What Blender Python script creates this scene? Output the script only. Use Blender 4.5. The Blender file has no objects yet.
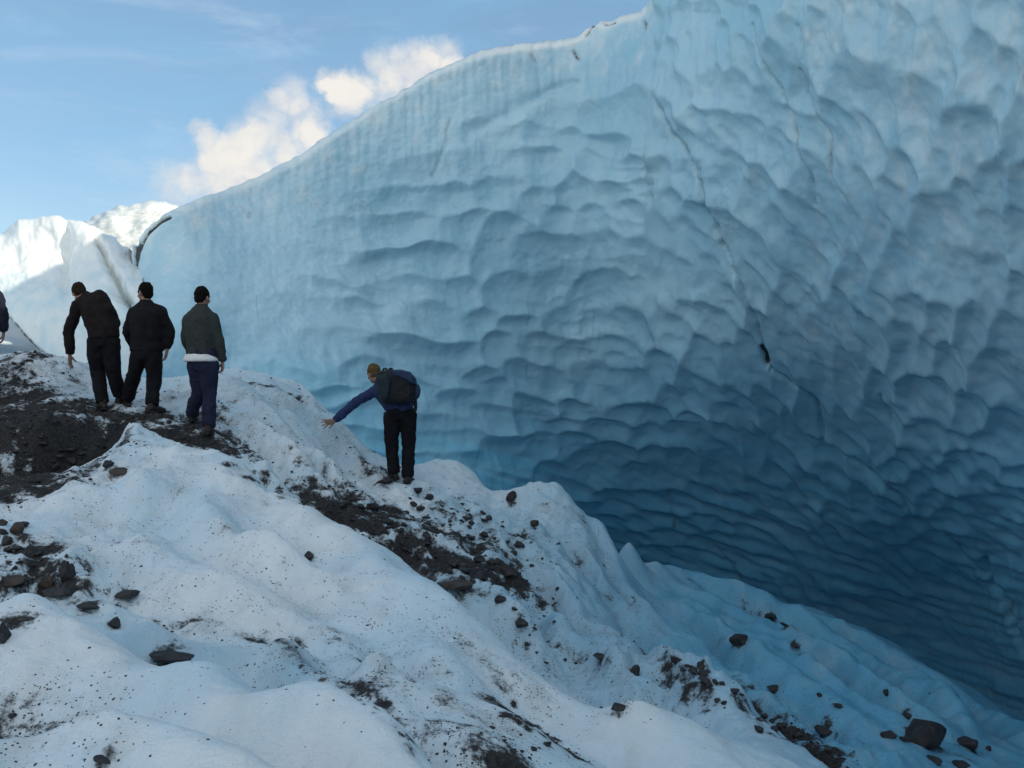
import bpy, math, random
import numpy as np
from mathutils import Vector

F = 1098.0            # focal length in pixels of the 1024 px wide picture
def at(px, py, Y):    # picture point at a depth in metres -> place in the world (camera at the origin)
    return np.array([(px - 512.0) / F * Y, Y, -(py - 384.0) / F * Y])

scene = bpy.context.scene
col = scene.collection

# ------------------------------------------------------------------ numpy noise
_rs = np.random.RandomState(7)
_perm = _rs.permutation(512).astype(np.int64)
_grad = _rs.normal(size=(512, 3)); _grad /= np.linalg.norm(_grad, axis=1)[:, None]
def _h(i, j, k):
    return _perm[(_perm[(_perm[i & 511] + j) & 511] + k) & 511]
def perlin(x, y, z=None, seed=0):
    x = np.asarray(x, float); y = np.asarray(y, float)
    z = np.zeros_like(x) if z is None else np.asarray(z, float)
    x = x + seed * 17.31; y = y + seed * 5.77; z = z + seed * 31.17
    xi = np.floor(x).astype(np.int64); yi = np.floor(y).astype(np.int64); zi = np.floor(z).astype(np.int64)
    xf = x - xi; yf = y - yi; zf = z - zi
    fade = lambda t: t * t * t * (t * (t * 6 - 15) + 10)
    u, v, w = fade(xf), fade(yf), fade(zf)
    def g(a, b, c):
        n = _grad[_h(xi + a, yi + b, zi + c)]
        return n[..., 0] * (xf - a) + n[..., 1] * (yf - b) + n[..., 2] * (zf - c)
    l = lambda a, b, t: a + (b - a) * t
    return 1.6 * l(l(l(g(0,0,0), g(1,0,0), u), l(g(0,1,0), g(1,1,0), u), v),
                   l(l(g(0,0,1), g(1,0,1), u), l(g(0,1,1), g(1,1,1), u), v), w)
def fbm(x, y, z=None, oct=4, seed=0, gain=0.5, lac=2.03):
    a, f, s = 1.0, 1.0, 0.0
    for o in range(oct):
        s = s + a * perlin(x * f, y * f, None if z is None else z * f, seed + o * 3)
        a *= gain; f *= lac
    return s
def sstep(a, b, x):
    t = np.clip((x - a) / (b - a), 0, 1); return t * t * (3 - 2 * t)

class MQ:             # multiquadric interpolation with a linear trend
    def __init__(self, P, v, c, smooth=0.0):
        self.P = np.asarray(P, float); self.c = c
        n = len(self.P); d = self.P.shape[1]
        A = np.zeros((n + d + 1, n + d + 1))
        r2 = ((self.P[:, None] - self.P[None]) ** 2).sum(-1)
        A[:n, :n] = -np.sqrt(r2 + c * c) + smooth * np.eye(n)
        A[:n, n] = 1; A[:n, n+1:] = self.P; A[n, :n] = 1; A[n+1:, :n] = self.P.T
        b = np.zeros(n + d + 1); b[:n] = v
        self.w = np.linalg.solve(A, b)
    def __call__(self, Q):
        Q = np.asarray(Q, float); out = np.empty(len(Q)); n = len(self.P)
        for s in range(0, len(Q), 20000):
            q = Q[s:s+20000]
            r2 = np.maximum((q**2).sum(1)[:, None] + (self.P**2).sum(1)[None] - 2 * q @ self.P.T, 0)
            out[s:s+20000] = -np.sqrt(r2 + self.c**2) @ self.w[:n] + self.w[n] + q @ self.w[n+1:]
        return out

def seg_dist(p, poly):     # distance of 2D/3D points to a polyline
    p = np.asarray(p, float); d = np.full(len(p), 1e9)
    poly = np.asarray(poly, float)
    for a, b in zip(poly[:-1], poly[1:]):
        ab = b - a; L = (ab**2).sum() + 1e-12
        t = np.clip(((p - a) @ ab) / L, 0, 1)
        d = np.minimum(d, np.sqrt(((p - a - t[:, None] * ab)**2).sum(1)))
    return d

# ------------------------------------------------------------------ mesh helpers
def mesh_from_arrays(name, V, Q, smooth=True):
    me = bpy.data.meshes.new(name)
    V = np.asarray(V, np.float32); Q = np.asarray(Q, np.int32); k = Q.shape[1]
    me.vertices.add(len(V)); me.vertices.foreach_set('co', V.ravel())
    me.loops.add(Q.size); me.loops.foreach_set('vertex_index', Q.ravel())
    me.polygons.add(len(Q)); me.polygons.foreach_set('loop_start', np.arange(0, Q.size, k, dtype=np.int32))
    me.polygons.foreach_set('use_smooth', np.full(len(Q), smooth))
    me.update(calc_edges=True); me.validate()
    return me
def grid_faces(nr, nc, off=0):
    i = np.arange((nr - 1) * (nc - 1)); r = i // (nc - 1); c = i % (nc - 1)
    a = r * nc + c + off
    return np.stack([a, a + 1, a + nc + 1, a + nc], 1)
def set_attr(me, name, vals):
    at_ = me.attributes.new(name, 'FLOAT', 'POINT'); at_.data.foreach_set('value', np.asarray(vals, np.float32))
def link(name, me, mat=None, parent=None):
    o = bpy.data.objects.new(name, me); col.objects.link(o)
    if mat is not None: me.materials.clear(); me.materials.append(mat)
    if parent is not None: o.parent = parent
    return o
def tag(o, label=None, cat=None, group=None, kind=None):
    if label: o['label'] = label
    if cat: o['category'] = cat
    if group: o['group'] = group
    if kind: o['kind'] = kind
    return o

# ------------------------------------------------------------------ materials
def new_mat(name):
    m = bpy.data.materials.new(name); m.use_nodes = True
    nt = m.node_tree; nt.nodes.clear()
    out = nt.nodes.new('ShaderNodeOutputMaterial')
    return m, nt, out
class NB:              # small node-building helper
    def __init__(self, nt): self.nt = nt
    def n(self, t, **kw):
        nd = self.nt.nodes.new(t)
        for k, v in kw.items(): setattr(nd, k, v)
        return nd
    def put(self, sock, v):
        if isinstance(v, bpy.types.NodeSocket): self.nt.links.new(v, sock)
        elif v is not None: sock.default_value = v
    def math(self, op, a, b=None, c=None, clamp=False):
        nd = self.n('ShaderNodeMath', operation=op); nd.use_clamp = clamp
        self.put(nd.inputs[0], a); self.put(nd.inputs[1], b); self.put(nd.inputs[2], c)
        return nd.outputs[0]
    def vmath(self, op, a, b=None):
        nd = self.n('ShaderNodeVectorMath', operation=op)
        self.put(nd.inputs[0], a); self.put(nd.inputs[1], b)
        return nd.outputs['Value'] if op in ('LENGTH', 'DISTANCE', 'DOT_PRODUCT') else nd.outputs[0]
    def noise(self, vec, scale, detail=4, rough=0.55, dist=0.0):
        nd = self.n('ShaderNodeTexNoise'); self.put(nd.inputs['Vector'], vec)
        nd.inputs['Scale'].default_value = scale; nd.inputs['Detail'].default_value = detail
        nd.inputs['Roughness'].default_value = rough; nd.inputs['Distortion'].default_value = dist
        return nd.outputs['Fac']
    def voronoi(self, vec, scale, feature='F1'):
        nd = self.n('ShaderNodeTexVoronoi', feature=feature); self.put(nd.inputs['Vector'], vec)
        nd.inputs['Scale'].default_value = scale
        return nd
    def smooth(self, x, a, b):
        nd = self.n('ShaderNodeMapRange', interpolation_type='SMOOTHSTEP')
        self.put(nd.inputs['Value'], x); self.put(nd.inputs['From Min'], a); self.put(nd.inputs['From Max'], b)
        return nd.outputs['Result']
    def mix(self, f, a, b):
        nd = self.n('ShaderNodeMix', data_type='RGBA')
        self.put(nd.inputs[0], f); self.put(nd.inputs[6], a); self.put(nd.inputs[7], b)
        return nd.outputs[2]
    def attr(self, name):
        return self.n('ShaderNodeAttribute', attribute_name=name).outputs['Fac']
    def bump(self, h, strength, dist, normal=None):
        nd = self.n('ShaderNodeBump'); nd.inputs['Strength'].default_value = strength; nd.inputs['Distance'].default_value = dist
        self.put(nd.inputs['Height'], h)
        if normal is not None: self.put(nd.inputs['Normal'], normal)
        return nd.outputs[0]
def rgb(r, g, b): return (r, g, b, 1.0)

def mat_ground():
    m, nt, out = new_mat('icy_ground'); b = NB(nt)
    p = b.n('ShaderNodeBsdfPrincipled')
    co = b.n('ShaderNodeNewGeometry').outputs['Position']
    dirt = b.attr('dirt'); wet_shade = b.attr('wet_shade'); grit = b.attr('grit')
    big = b.noise(co, 0.9, 4); mid = b.noise(co, 5.0, 5, 0.6); fine = b.noise(co, 34.0, 4, 0.65)
    snow = b.mix(b.smooth(big, 0.35, 0.65), rgb(0.52, 0.66, 0.74), rgb(0.68, 0.74, 0.77))
    snow = b.mix(b.math('MULTIPLY', b.smooth(mid, 0.46, 0.72), 0.35), snow, rgb(0.58, 0.60, 0.58))
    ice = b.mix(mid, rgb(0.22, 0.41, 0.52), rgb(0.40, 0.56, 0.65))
    c = b.mix(wet_shade, snow, ice)
    c = b.mix(b.smooth(b.attr('bare'), 0.0, 1.0), c, b.mix(mid, rgb(0.07, 0.29, 0.45), rgb(0.15, 0.38, 0.52)))  # blue ice colour, darkened to carry the hollow's shade
    stm = b.n('ShaderNodeMapping'); b.put(stm.inputs['Vector'], co); stm.inputs['Rotation'].default_value = (0, 0, math.radians(-33)); stm.inputs['Scale'].default_value = (3.2, 0.7, 1.0)
    c = b.mix(b.math('MULTIPLY', b.smooth(b.noise(stm.outputs[0], 1.3, 6, 0.65), 0.46, 0.75), 0.30), c, rgb(0.40, 0.43, 0.43))
    # sparse dust: small dark specks whose density follows 'grit'
    v1 = b.voronoi(co, 78.0); v2 = b.voronoi(co, 33.0)
    thr1 = b.math('MULTIPLY_ADD', grit, 0.62, 0.03)
    pick1 = b.math('LESS_THAN', b.n('ShaderNodeSeparateColor').outputs[0], 1.0)
    def specks(v, dens, size):
        sep = b.n('ShaderNodeSeparateColor'); b.put(sep.inputs[0], v.outputs['Color'])
        on = b.math('LESS_THAN', sep.outputs[0], dens)
        rad = b.math('MULTIPLY', sep.outputs[1], size)
        dd = b.math('ADD', v.outputs['Distance'], b.math('MULTIPLY', b.math('SUBTRACT', fine, 0.5), 0.5))
        return b.math('MULTIPLY', on, b.math('SUBTRACT', 1.0, b.smooth(b.math('DIVIDE', dd, rad), 0.7, 1.1)))
    gz = b.math('MULTIPLY', grit, b.smooth(mid, 0.30, 0.62))
    s1 = specks(v1, b.math('MULTIPLY_ADD', gz, 0.9, 0.010), 0.50)
    s2 = specks(v2, b.math('MULTIPLY_ADD', gz, 0.35, 0.003), 0.30)
    sp = b.math('MAXIMUM', s1, s2)
    # packed grime: patches with broken edges
    mid2 = b.noise(co, 11.0, 4, 0.6)
    field = b.math('ADD', b.math('MULTIPLY', mid, 0.45), b.math('ADD', b.math('MULTIPLY', mid2, 0.3), b.math('MULTIPLY', fine, 0.25)))
    dm = b.smooth(b.math('ADD', dirt, b.math('MULTIPLY', b.math('SUBTRACT', field, 0.5), 2.6)), 0.42, 0.70)
    grime = b.mix(b.smooth(fine, 0.3, 0.75), rgb(0.008, 0.008, 0.009), rgb(0.040, 0.038, 0.038))
    haze_ = b.math('MULTIPLY', b.smooth(b.math('ADD', b.math('MAXIMUM', dirt, gz), b.math('MULTIPLY', b.math('SUBTRACT', field, 0.5), 1.2)), 0.1, 1.0), 0.5)
    c = b.mix(haze_, c, rgb(0.20, 0.225, 0.24))
    c = b.mix(sp, c, rgb(0.035, 0.033, 0.034))
    c = b.mix(dm, c, grime)
    nt.links.new(c, p.inputs['Base Color'])
    rough = b.math('MULTIPLY_ADD', wet_shade, -0.25, 0.62)
    b.put(p.inputs['Roughness'], b.math('MULTIPLY_ADD', dm, 0.2, rough))
    p.inputs['Specular IOR Level'].default_value = 0.3
    hgt = b.math('ADD', b.math('MULTIPLY', fine, 0.6), b.math('ADD', b.math('MULTIPLY', b.noise(co, 110, 3), 0.25), b.math('MULTIPLY', b.math('MAXIMUM', sp, dm), 0.3)))
    nt.links.new(b.bump(hgt, 0.8, 0.025), p.inputs['Normal'])
    nt.links.new(p.outputs[0], out.inputs[0])
    return m

def mat_ice():
    m, nt, out = new_mat('glacier_ice'); b = NB(nt)
    p = b.n('ShaderNodeBsdfPrincipled')
    co = b.n('ShaderNodeNewGeometry').outputs['Position']
    dirt = b.attr('dirt'); blue = b.attr('blue'); white = b.attr('white')
    n1 = b.noise(co, 0.35, 4); n2 = b.noise(co, 2.6, 5, 0.6); n3 = b.noise(co, 14, 5, 0.6)
    strm = b.n('ShaderNodeMapping'); b.put(strm.inputs['Vector'], co); strm.inputs['Scale'].default_value = (5.0, 5.0, 0.55)
    n4 = b.noise(strm.outputs[0], 1.0, 5, 0.6)
    c = b.mix(b.smooth(n1, 0.35, 0.65), rgb(*ICE_A), rgb(*ICE_B))
    c = b.mix(b.math('MULTIPLY', b.smooth(n4, 0.5, 0.75), 0.30), c, rgb(*ICE_C))
    c = b.mix(b.math('MULTIPLY', b.smooth(n2, 0.5, 0.8), 0.22), c, rgb(0.52, 0.64, 0.68))
    c = b.mix(b.attr('base'), c, rgb(0.21, 0.62, 0.83))  # blue of the shaded hollow, its scattered light put into the ice colour
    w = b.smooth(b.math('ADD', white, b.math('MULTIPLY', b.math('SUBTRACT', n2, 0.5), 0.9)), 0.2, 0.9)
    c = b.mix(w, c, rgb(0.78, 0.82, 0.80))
    c = b.mix(b.smooth(b.math('ADD', blue, b.math('MULTIPLY', b.math('SUBTRACT', n3, 0.5), 0.4)), 0.25, 1.0), c, rgb(0.10, 0.36, 0.52))
    fld = b.math('MULTIPLY_ADD', n3, 0.5, b.math('MULTIPLY', n2, 0.5))
    d1 = b.math('ADD', dirt, b.math('MULTIPLY', b.math('SUBTRACT', fld, 0.5), 1.8))
    c = b.mix(b.math('MULTIPLY', b.smooth(d1, 0.12, 0.7), 0.55), c, rgb(0.20, 0.24, 0.24))
    c = b.mix(b.smooth(d1, 0.62, 0.95), c, rgb(0.028, 0.036, 0.040))
    nt.links.new(c, p.inputs['Base Color'])
    p.inputs['Roughness'].default_value = 0.22
    p.inputs['Specular IOR Level'].default_value = 0.5
    hgt = b.math('ADD', b.math('MULTIPLY', n3, 0.7), b.math('MULTIPLY', b.noise(co, 60, 3), 0.15))
    nt.links.new(b.bump(hgt, 0.35, 0.03), p.inputs['Normal'])
    nt.links.new(p.outputs[0], out.inputs[0])
    return m
ICE_A = (0.34, 0.57, 0.68); ICE_B = (0.44, 0.65, 0.74); ICE_C = (0.23, 0.48, 0.64)

def simple_mat(name, c1, c2, scale=8.0, rough=0.8, bump=0.3, dist=0.01, spec=0.3):
    m, nt, out = new_mat(name); b = NB(nt)
    p = b.n('ShaderNodeBsdfPrincipled')
    co = b.n('ShaderNodeTexCoord').outputs['Object']
    f = b.noise(co, scale, 5, 0.6)
    nt.links.new(b.mix(b.smooth(f, 0.3, 0.7), rgb(*c1), rgb(*c2)), p.inputs['Base Color'])
    p.inputs['Roughness'].default_value = rough; p.inputs['Specular IOR Level'].default_value = spec
    if bump: nt.links.new(b.bump(b.noise(co, scale * 5, 4), bump, dist), p.inputs['Normal'])
    nt.links.new(p.outputs[0], out.inputs[0])
    return m
def mat_rock():
    m, nt, out = new_mat('rock'); b = NB(nt)
    p = b.n('ShaderNodeBsdfPrincipled')
    co = b.n('ShaderNodeTexCoord').outputs['Object']; oi = b.n('ShaderNodeObjectInfo')
    f = b.noise(co, 7.0, 6, 0.65); g = b.noise(co, 40, 4)
    grey = b.mix(b.smooth(f, 0.3, 0.7), rgb(0.010, 0.010, 0.012), rgb(0.038, 0.038, 0.042))
    brown = b.mix(b.smooth(f, 0.3, 0.7), rgb(0.022, 0.016, 0.013), rgb(0.065, 0.048, 0.038))
    c = b.mix(b.smooth(b.attr('brown'), 0.0, 1.0), grey, brown)
    nt.links.new(c, p.inputs['Base Color'])
    p.inputs['Roughness'].default_value = 0.75; p.inputs['Specular IOR Level'].default_value = 0.35
    nt.links.new(b.bump(b.math('ADD', f, b.math('MULTIPLY', g, 0.4)), 0.5, 0.02), p.inputs['Normal'])
    nt.links.new(p.outputs[0], out.inputs[0])
    return m

# ------------------------------------------------------------------ world: sky with drifting cloud
SUN_AZ = math.radians(112)     # clockwise from +Y (the view direction) towards +X
SUN_EL = math.radians(30.6)
def build_world():
    w = bpy.data.worlds.new('World'); scene.world = w; w.use_nodes = True
    nt = w.node_tree; nt.nodes.clear(); b = NB(nt)
    out = b.n('ShaderNodeOutputWorld'); bg = b.n('ShaderNodeBackground')
    sky = b.n('ShaderNodeTexSky', sky_type='NISHITA'); sky.sun_disc = False
    sky.sun_elevation = SUN_EL; sky.sun_rotation = SUN_AZ
    sky.air_density = 1.0; sky.dust_density = 0.3; sky.ozone_density = 1.0; sky.altitude = 300
    d = b.n('ShaderNodeTexCoord').outputs['Generated']
    # puffs of one cumulus, each a direction on the sky and an angular radius
    puffs = [(292, 92, 24), (310, 118, 24), (272, 118, 30), (200, 130, 17), (215, 150, 22), (240, 140, 26), (262, 160, 36), (215, 175, 34), (300, 150, 26),
             (175, 185, 26), (445, 54, 24), (415, 58, 22), (385, 66, 26), (350, 88, 22), (400, 90, 24), (430, 80, 26), (455, 70, 18), (335, 92, 14), (240,190,40), (320, 135, 18), (332,84,18), (362,98,24), (345,108,18)]
    warp = b.n('ShaderNodeTexNoise'); b.put(warp.inputs['Vector'], d); warp.inputs['Scale'].default_value = 26; warp.inputs['Detail'].default_value = 6; warp.inputs['Roughness'].default_value = 0.62
    wv = b.vmath('ADD', d, b.vmath('MULTIPLY', b.vmath('SUBTRACT', warp.outputs['Color'], (0.5, 0.5, 0.5)), (0.035, 0.035, 0.035)))
    acc = None
    for px, py, r in puffs:
        v = at(px, py, 1.0); v = v / np.linalg.norm(v)
        dd = b.math('DIVIDE', b.vmath('DISTANCE', wv, tuple(v)), r / F)
        f = b.math('MAXIMUM', b.math('SUBTRACT', 1.0, b.math('MULTIPLY', dd, dd)), 0.0)
        acc = f if acc is None else b.math('ADD', acc, f)
    det = b.math('MULTIPLY_ADD', b.noise(d, 190, 6, 0.7), 0.5, b.math('MULTIPLY', b.noise(d, 60, 6, 0.65), 0.75))
    dens = b.math('ADD', acc, b.math('MULTIPLY', b.math('SUBTRACT', det, 0.60), 0.9))
    mask = b.smooth(dens, 0.03, 1.6)
    soft = b.math('MULTIPLY', b.smooth(acc, 0.0, 1.2), 0.25)
    # thin high streaks
    mp = b.n('ShaderNodeMapping'); b.put(mp.inputs['Vector'], d); mp.inputs['Scale'].default_value = (2.0, 2.0, 9.0); mp.inputs['Rotation'].default_value = (0, math.radians(12), 0)
    cir = b.math('MULTIPLY', b.smooth(b.noise(mp.outputs[0], 2.2, 6, 0.6, 0.4), 0.40, 0.85), 0.38)
    cir = b.math('ADD', cir, 0.30)
    sx = b.n('ShaderNodeSeparateXYZ'); b.put(sx.inputs[0], d)
    lowf = b.math('SUBTRACT', b.math('MULTIPLY', sx.outputs[2], 0.45), b.math('MULTIPLY', sx.outputs[1], 1.0))     # unseen bright cloud added overhead and behind the viewer as fill light
    fill_cloud = b.math('MULTIPLY', b.smooth(b.math('ADD', lowf, b.math('MULTIPLY', b.math('SUBTRACT', b.noise(d, 2.6, 6, 0.6), 0.5), 1.6)), -0.15, 0.75), 0.9)
    body = b.noise(wv, 34, 5, 0.6)
    cw = b.mix(b.smooth(b.math('ADD', b.math('MULTIPLY', body, 1.1), b.math('MULTIPLY', acc, 0.16)), 0.40, 0.95), rgb(*CLOUD_D), rgb(*CLOUD_L))
    c = b.mix(cir, sky.outputs[0], rgb(*CIRRUS))
    c = b.mix(b.math('MULTIPLY', b.smooth(b.noise(mp.outputs[0], 3.1, 7, 0.62, 0.6), 0.48, 0.78), 0.32), c, rgb(4.6, 5.6, 6.5))
    c = b.mix(fill_cloud, c, rgb(*FILL_CLOUD))
    c = b.mix(b.math('MAXIMUM', mask, soft), c, cw)
    nt.links.new(c, bg.inputs['Color']); bg.inputs['Strength'].default_value = SKY_STRENGTH
    nt.links.new(bg.outputs[0], out.inputs[0])
    sd = bpy.data.lights.new('sun', 'SUN'); sd.energy = SUN_ENERGY; sd.angle = math.radians(0.5); sd.color = (1.0, 0.88, 0.70)
    so = bpy.data.objects.new('sun', sd); col.objects.link(so)
    dv = Vector((math.sin(SUN_AZ) * math.cos(SUN_EL), math.cos(SUN_AZ) * math.cos(SUN_EL), math.sin(SUN_EL)))
    so.rotation_euler = dv.to_track_quat('Z', 'Y').to_euler(); so.location = (30, 0, 40)
SKY_STRENGTH = 0.072; SUN_ENERGY = 2.6
CLOUD_D = (4.4, 4.8, 5.5); CLOUD_L = (6.5, 6.3, 5.9); CIRRUS = (1.9, 4.0, 6.0); FILL_CLOUD = (6.4, 6.7, 7.1)

# ------------------------------------------------------------------ ground: one sheet from ridges, troughs and hollows
G = []   # world control points (x, y, z)
def gp(*pts):
    for p in pts: G.append(tuple(at(*p)))
# near ground below and behind the camera
gp((-200,930,3),(100,915,3.0),(300,905,3),(600,960,3),(1000,1050,3.2),(1500,1150,3.4))
for p in [(-3,0,-1.35),(0,0,-1.7),(3,0,-2.5),(6,0,-3.3),(-3,-4,-1.5),(3,-4,-2.2),(-9,0,-.9),(-9,6,-.6),(-9,-6,-1.2),(12,0,-4.2),(12,6,-4.7),(9,4,-3.9),(-12,12,.2),(-12,18,.9),(-14,24,1.2),(12,14,-5.2),(9,21.5,-8.5),(4,26,-9),(14,22,-9),(8,30,-10),(0,30,-9)]:
    G.append(p)
# mound at the bottom left
gp((-150,740,3.4),(-60,738,3.45),(20,768,3.55),(50,735,3.7),(75,712,3.85),(110,708,3.85),(140,714,3.8),(204,733,3.75),(272,768,3.6),(330,805,3.5),(100,860,3.3))
gp((0,790.1,4.35),(60,772.8,4.45),(110,785,4.4),(204,814.7,4.2),(272,851.1,4.1),(-100,788.3,4.3),(330,868.9,3.9))
# second ridge
gp((-150,640,5.2),(-60,622,5.3),(0,610,5.5),(27,599,5.6),(68,615,5.5),(105,636,5.3),(136,655,5.2),(168,665,5.1),(218,664,5.0),(245,678,4.9),(281,694,4.8),(330,686,4.75),(350,700,4.7),(385,722,4.6),(421,750,4.45),(437,768,4.35),(470,810,4.2))
gp((204,700,4.6),(100,680,4.85),(250,730,4.4),(330,745,4.3),(350,790,4.1),(20,680,4.9),(-60,690,4.8))
# trough behind it
gp((0,631,6.3),(-80,633,6.3),(30,636,6.3),(68,650,6.2),(105,669,6),(136,688,5.95),(168,698,5.85),(218,705,5.7),(281,732,5.5),(330,739,5.3),(385,773,5.05),(421,801,4.9),(460,842,4.7))
gp((290,664,6.05),(280,655,6.2),(333,677,5.8),(385,716,5.4),(421,744,5.1),(150,628,6.3),(200,648,6.2))
# main ridge: ledges, face, crest
gp((109,604.1,7),(159,627.5,6.8),(181,645,6.6),(245,647.5,6.8),(290,669.3,6.45),(340,694.2,6.1))
gp((60,549.8,7.5),(150,530.7,8.3),(250,560.3,7.9),(350,609.3,7.2),(420,658,6.4),(470,701.6,5.75),(100,511.2,8.7),(180,481.8,9.4),(300,560.5,8.1))
gp((5,515,8.6),(27,497,9),(45,488,9.3),(70,481,9.5),(91,477,9.7),(105,464,10.0),(113,456,10.3),(125,438,10.7),(136,423,11),(145,429,11),(154,439,10.9),(168,443,10.8),(186,446,10.6),(204,452,10.5),(226,462,10.3),(249,474,10.1),(281,497,9.8),(300,507,9.6),(317,517,9.5),(340,530,9.3),(373,549,9.0),(406,563,8.8),(428,584,8.5),(446,599,8.2),(477,623,7.9),(508,648,7.6),(544,676,7.2),(572,700,6.8),(610,737,6.4),(650,778,6.1))
gp((440,726,5.35),(466,711,5.5),(500,724,5.5),(551,757,5.3),(600,800,5.1),(495,708,6.2),(540,738,5.95),(560,752,5.75),(512,790,4.9),(460,770,4.9))
# humps in the lower middle
gp((579,722,6.6),(628,706,6.5),(670,735,6.3),(735,768,6.1),(640,775,5.6),(610,716,7.2),(600,722,7.0))
# trough between main ridge and the bank
gp((20,535.8,10.6),(60,517.6,11.2),(95,504.2,11.4),(120,460,11.9),(150,442,12.1),(185,447,11.8),(207,438,12.6),(225,480,11.4),(260,524.4,11.3),(290,549.2,10.9),(317,575.8,10.6),(345,591,10.5),(373,606.5,10.3),(406,622.7,10.2),(428,644.4,9.9),(450,662.2,9.6),(477,684,9.3),(500,703.5,9.1),(544,742.4,8.5),(590,781.6,7.9))
gp((320,503,11.9),(373,530,11.7),(420,550,11.5),(480,580,11.0),(450,585,10.6),(500,620,10))
# ground under the walker with the pack, hump on the edge of the hollow
gp((400,487,14.3),(412,488,14.2),(380,482,14.4),(345,480,13.9),(440,520,13),(500,520,13.8),(520,560,12.6),(560,560,13),(580,600,12),(560,640,10.8),(600,680,9.8),(640,700,9.2),(690,725,8.7),(620,610,12.8),(600,640,11.4))
gp((413,466,15.4),(439,459,15.5),(464,464,15.4),(482,484,15.4),(497,497,15.3),(515,496,15.1),(533,487,15),(552,484,15),(560,487,15),(578,511,14.8),(596,530,14.6),(610,553,14.2),(623,577,13.8),(640,610,13))
gp((413,500,16.6),(450,500,17),(482,520,17),(515,530,17),(552,530,16.8),(596,585,16.4),(615,604,15.8),(560,580,19),(480,540,20))
gp((650,647.2,9.7),(700,685.7,8.9),(760,727.5,8.3),(800,758.5,7.9),(632,639.9,10.2))
gp((640,657.1,12),(664,677.8,11.2),(690,697.4,10.6),(740,733,10),(800,763.8,9.3),(850,802.8,8.6))
# spike and the floor of the hollow
gp((628,560,16.5),(632,563,16.5),(651,569,16.8),(673,580,17),(709,580,18),(755,595,18.3),(795,609,18.5),(832,620,18.5),(877,636,18.3),(904,650,18),(931,668,17.5),(968,686,17),(995,706,16.5),(1024,726,16),(1100,780,15))
gp((660,618,14),(696,634,13.8),(690,612,15.3),(740,630,15.5),(760,660,13),(800,680,12.5),(850,700,12),(900,720,11.8),(960,740,11.8),(1020,765,11.6),(870,768,9.8),(950,768,10.4),(860,650,16),(940,690,15),(1050,800,10.5))
gp((700,610,20),(830,660,21),(930,715,20),(1024,770,19),(1120,820,18),(640,600,20))
# the bank that leans on the ice wall, left of the walker
gp((230,378,15.0),(260,390,14.9),(300,400,15),(330,425,15),(350,445,15),(375,468,14.9),(240,400,13.8),(280,440,13.3),(320,465,13),(350,490,12.8),(240,445,12.8),(225,430,12.9),(230,374,17),(180,386,16.5),(300,382,17),(350,440,17),(390,490,17),(270,470,12.3))
# rise on the left with the dirty hump
gp((0,366,14),(35,350,14.5),(70,364,14.4),(100,388,14.2),(130,402,14),(160,394,14),(185,388,14.5),(105,407,13.5),(150,413,13.3),(122,401,13.8),(-17,400,13.4),(-60,385,13.8),(190,421,13.2),(0,420,12),(50,450,11.3),(0,480,9.8),(90,440,11.8),(-150,420,12),(-150,500,9),(0,540,7.6),(30,570,7.2),(-100,560,7))
gp((-60,300,30),(0,300,30),(60,330,28),(-150,290,28))
gp((0,356,17),(-60,350,20),(40,372,17),(0,340,23),(90,395,17),(160,400,16.5),(40,350,23))
G = np.array(G)
ground_mq = MQ(G[:, :2], G[:, 2], 0.16, smooth=0.001)

def on_slope(pts):         # picture points -> places on the smooth slope
    out = []; Ys = np.linspace(3.0, 22, 380)
    for px, py in pts:
        z = ground_mq(np.stack([(px - 512) / F * Ys, Ys], 1)); ray = -(py - 384) / F * Ys
        k = np.where(z >= ray)[0]; Y = Ys[k[0]] if len(k) else 15.0
        out.append(((px - 512) / F * Y, Y))
    return np.array(out)
def dense(pts, step=14):
    o = []
    for (a, b), (c, d) in zip(pts[:-1], pts[1:]):
        n = max(1, int(math.hypot(c - a, d - b) / step))
        o += [(a + (c - a) * t / n, b + (d - b) * t / n) for t in range(n)]
    return o + [pts[-1]]
FURROWS = [(on_slope(dense(p)), dep, w) for p, dep, w in [
    ([(109,590),(159,615),(181,633)], .06, .11), ([(245,633),(290,656),(340,679),(400,715)], .06, .12), ([(150,520),(215,560),(300,600),(380,642),(450,682),(520,722)], .09, .20),
    ([(230,500),(300,552),(400,610),(470,655),(540,702)], .07, .18), ([(330,640),(400,680),(470,712)], .045, .13),
    ([(130,470),(105,520),(85,560)], .06, .16), ([(190,470),(160,520),(130,570)], .06, .18), ([(250,500),(225,545),(180,600)], .05, .2),
    ([(520,560),(560,612),(605,655)], .13, .17), ([(545,508),(590,572),(640,640),(690,695)], .12, .16), ([(575,520),(615,582),(655,640)], .10, .14), ([(470,600),(520,650),(565,690)], .12, .16), ([(505,590),(545,640),(590,690)], .09, .13),
    ([(645,590),(690,625),(740,665),(800,712),(860,755)], .17, .22), ([(690,588),(760,620),(840,662),(930,718)], .16, .20), ([(760,604),(850,645),(940,695),(1005,745)], .16, .22), ([(720,670),(780,712),(850,760)], .13, .16), ([(800,660),(880,705),(960,755)], .12, .15),
    ([(235,400),(290,442),(340,490)], .12, .13), ([(255,388),(310,425),(360,482)], .12, .12), ([(285,388),(335,432),(378,475)], .11, .12), ([(225,425),(270,462),(310,495)], .10, .12)]]

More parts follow.
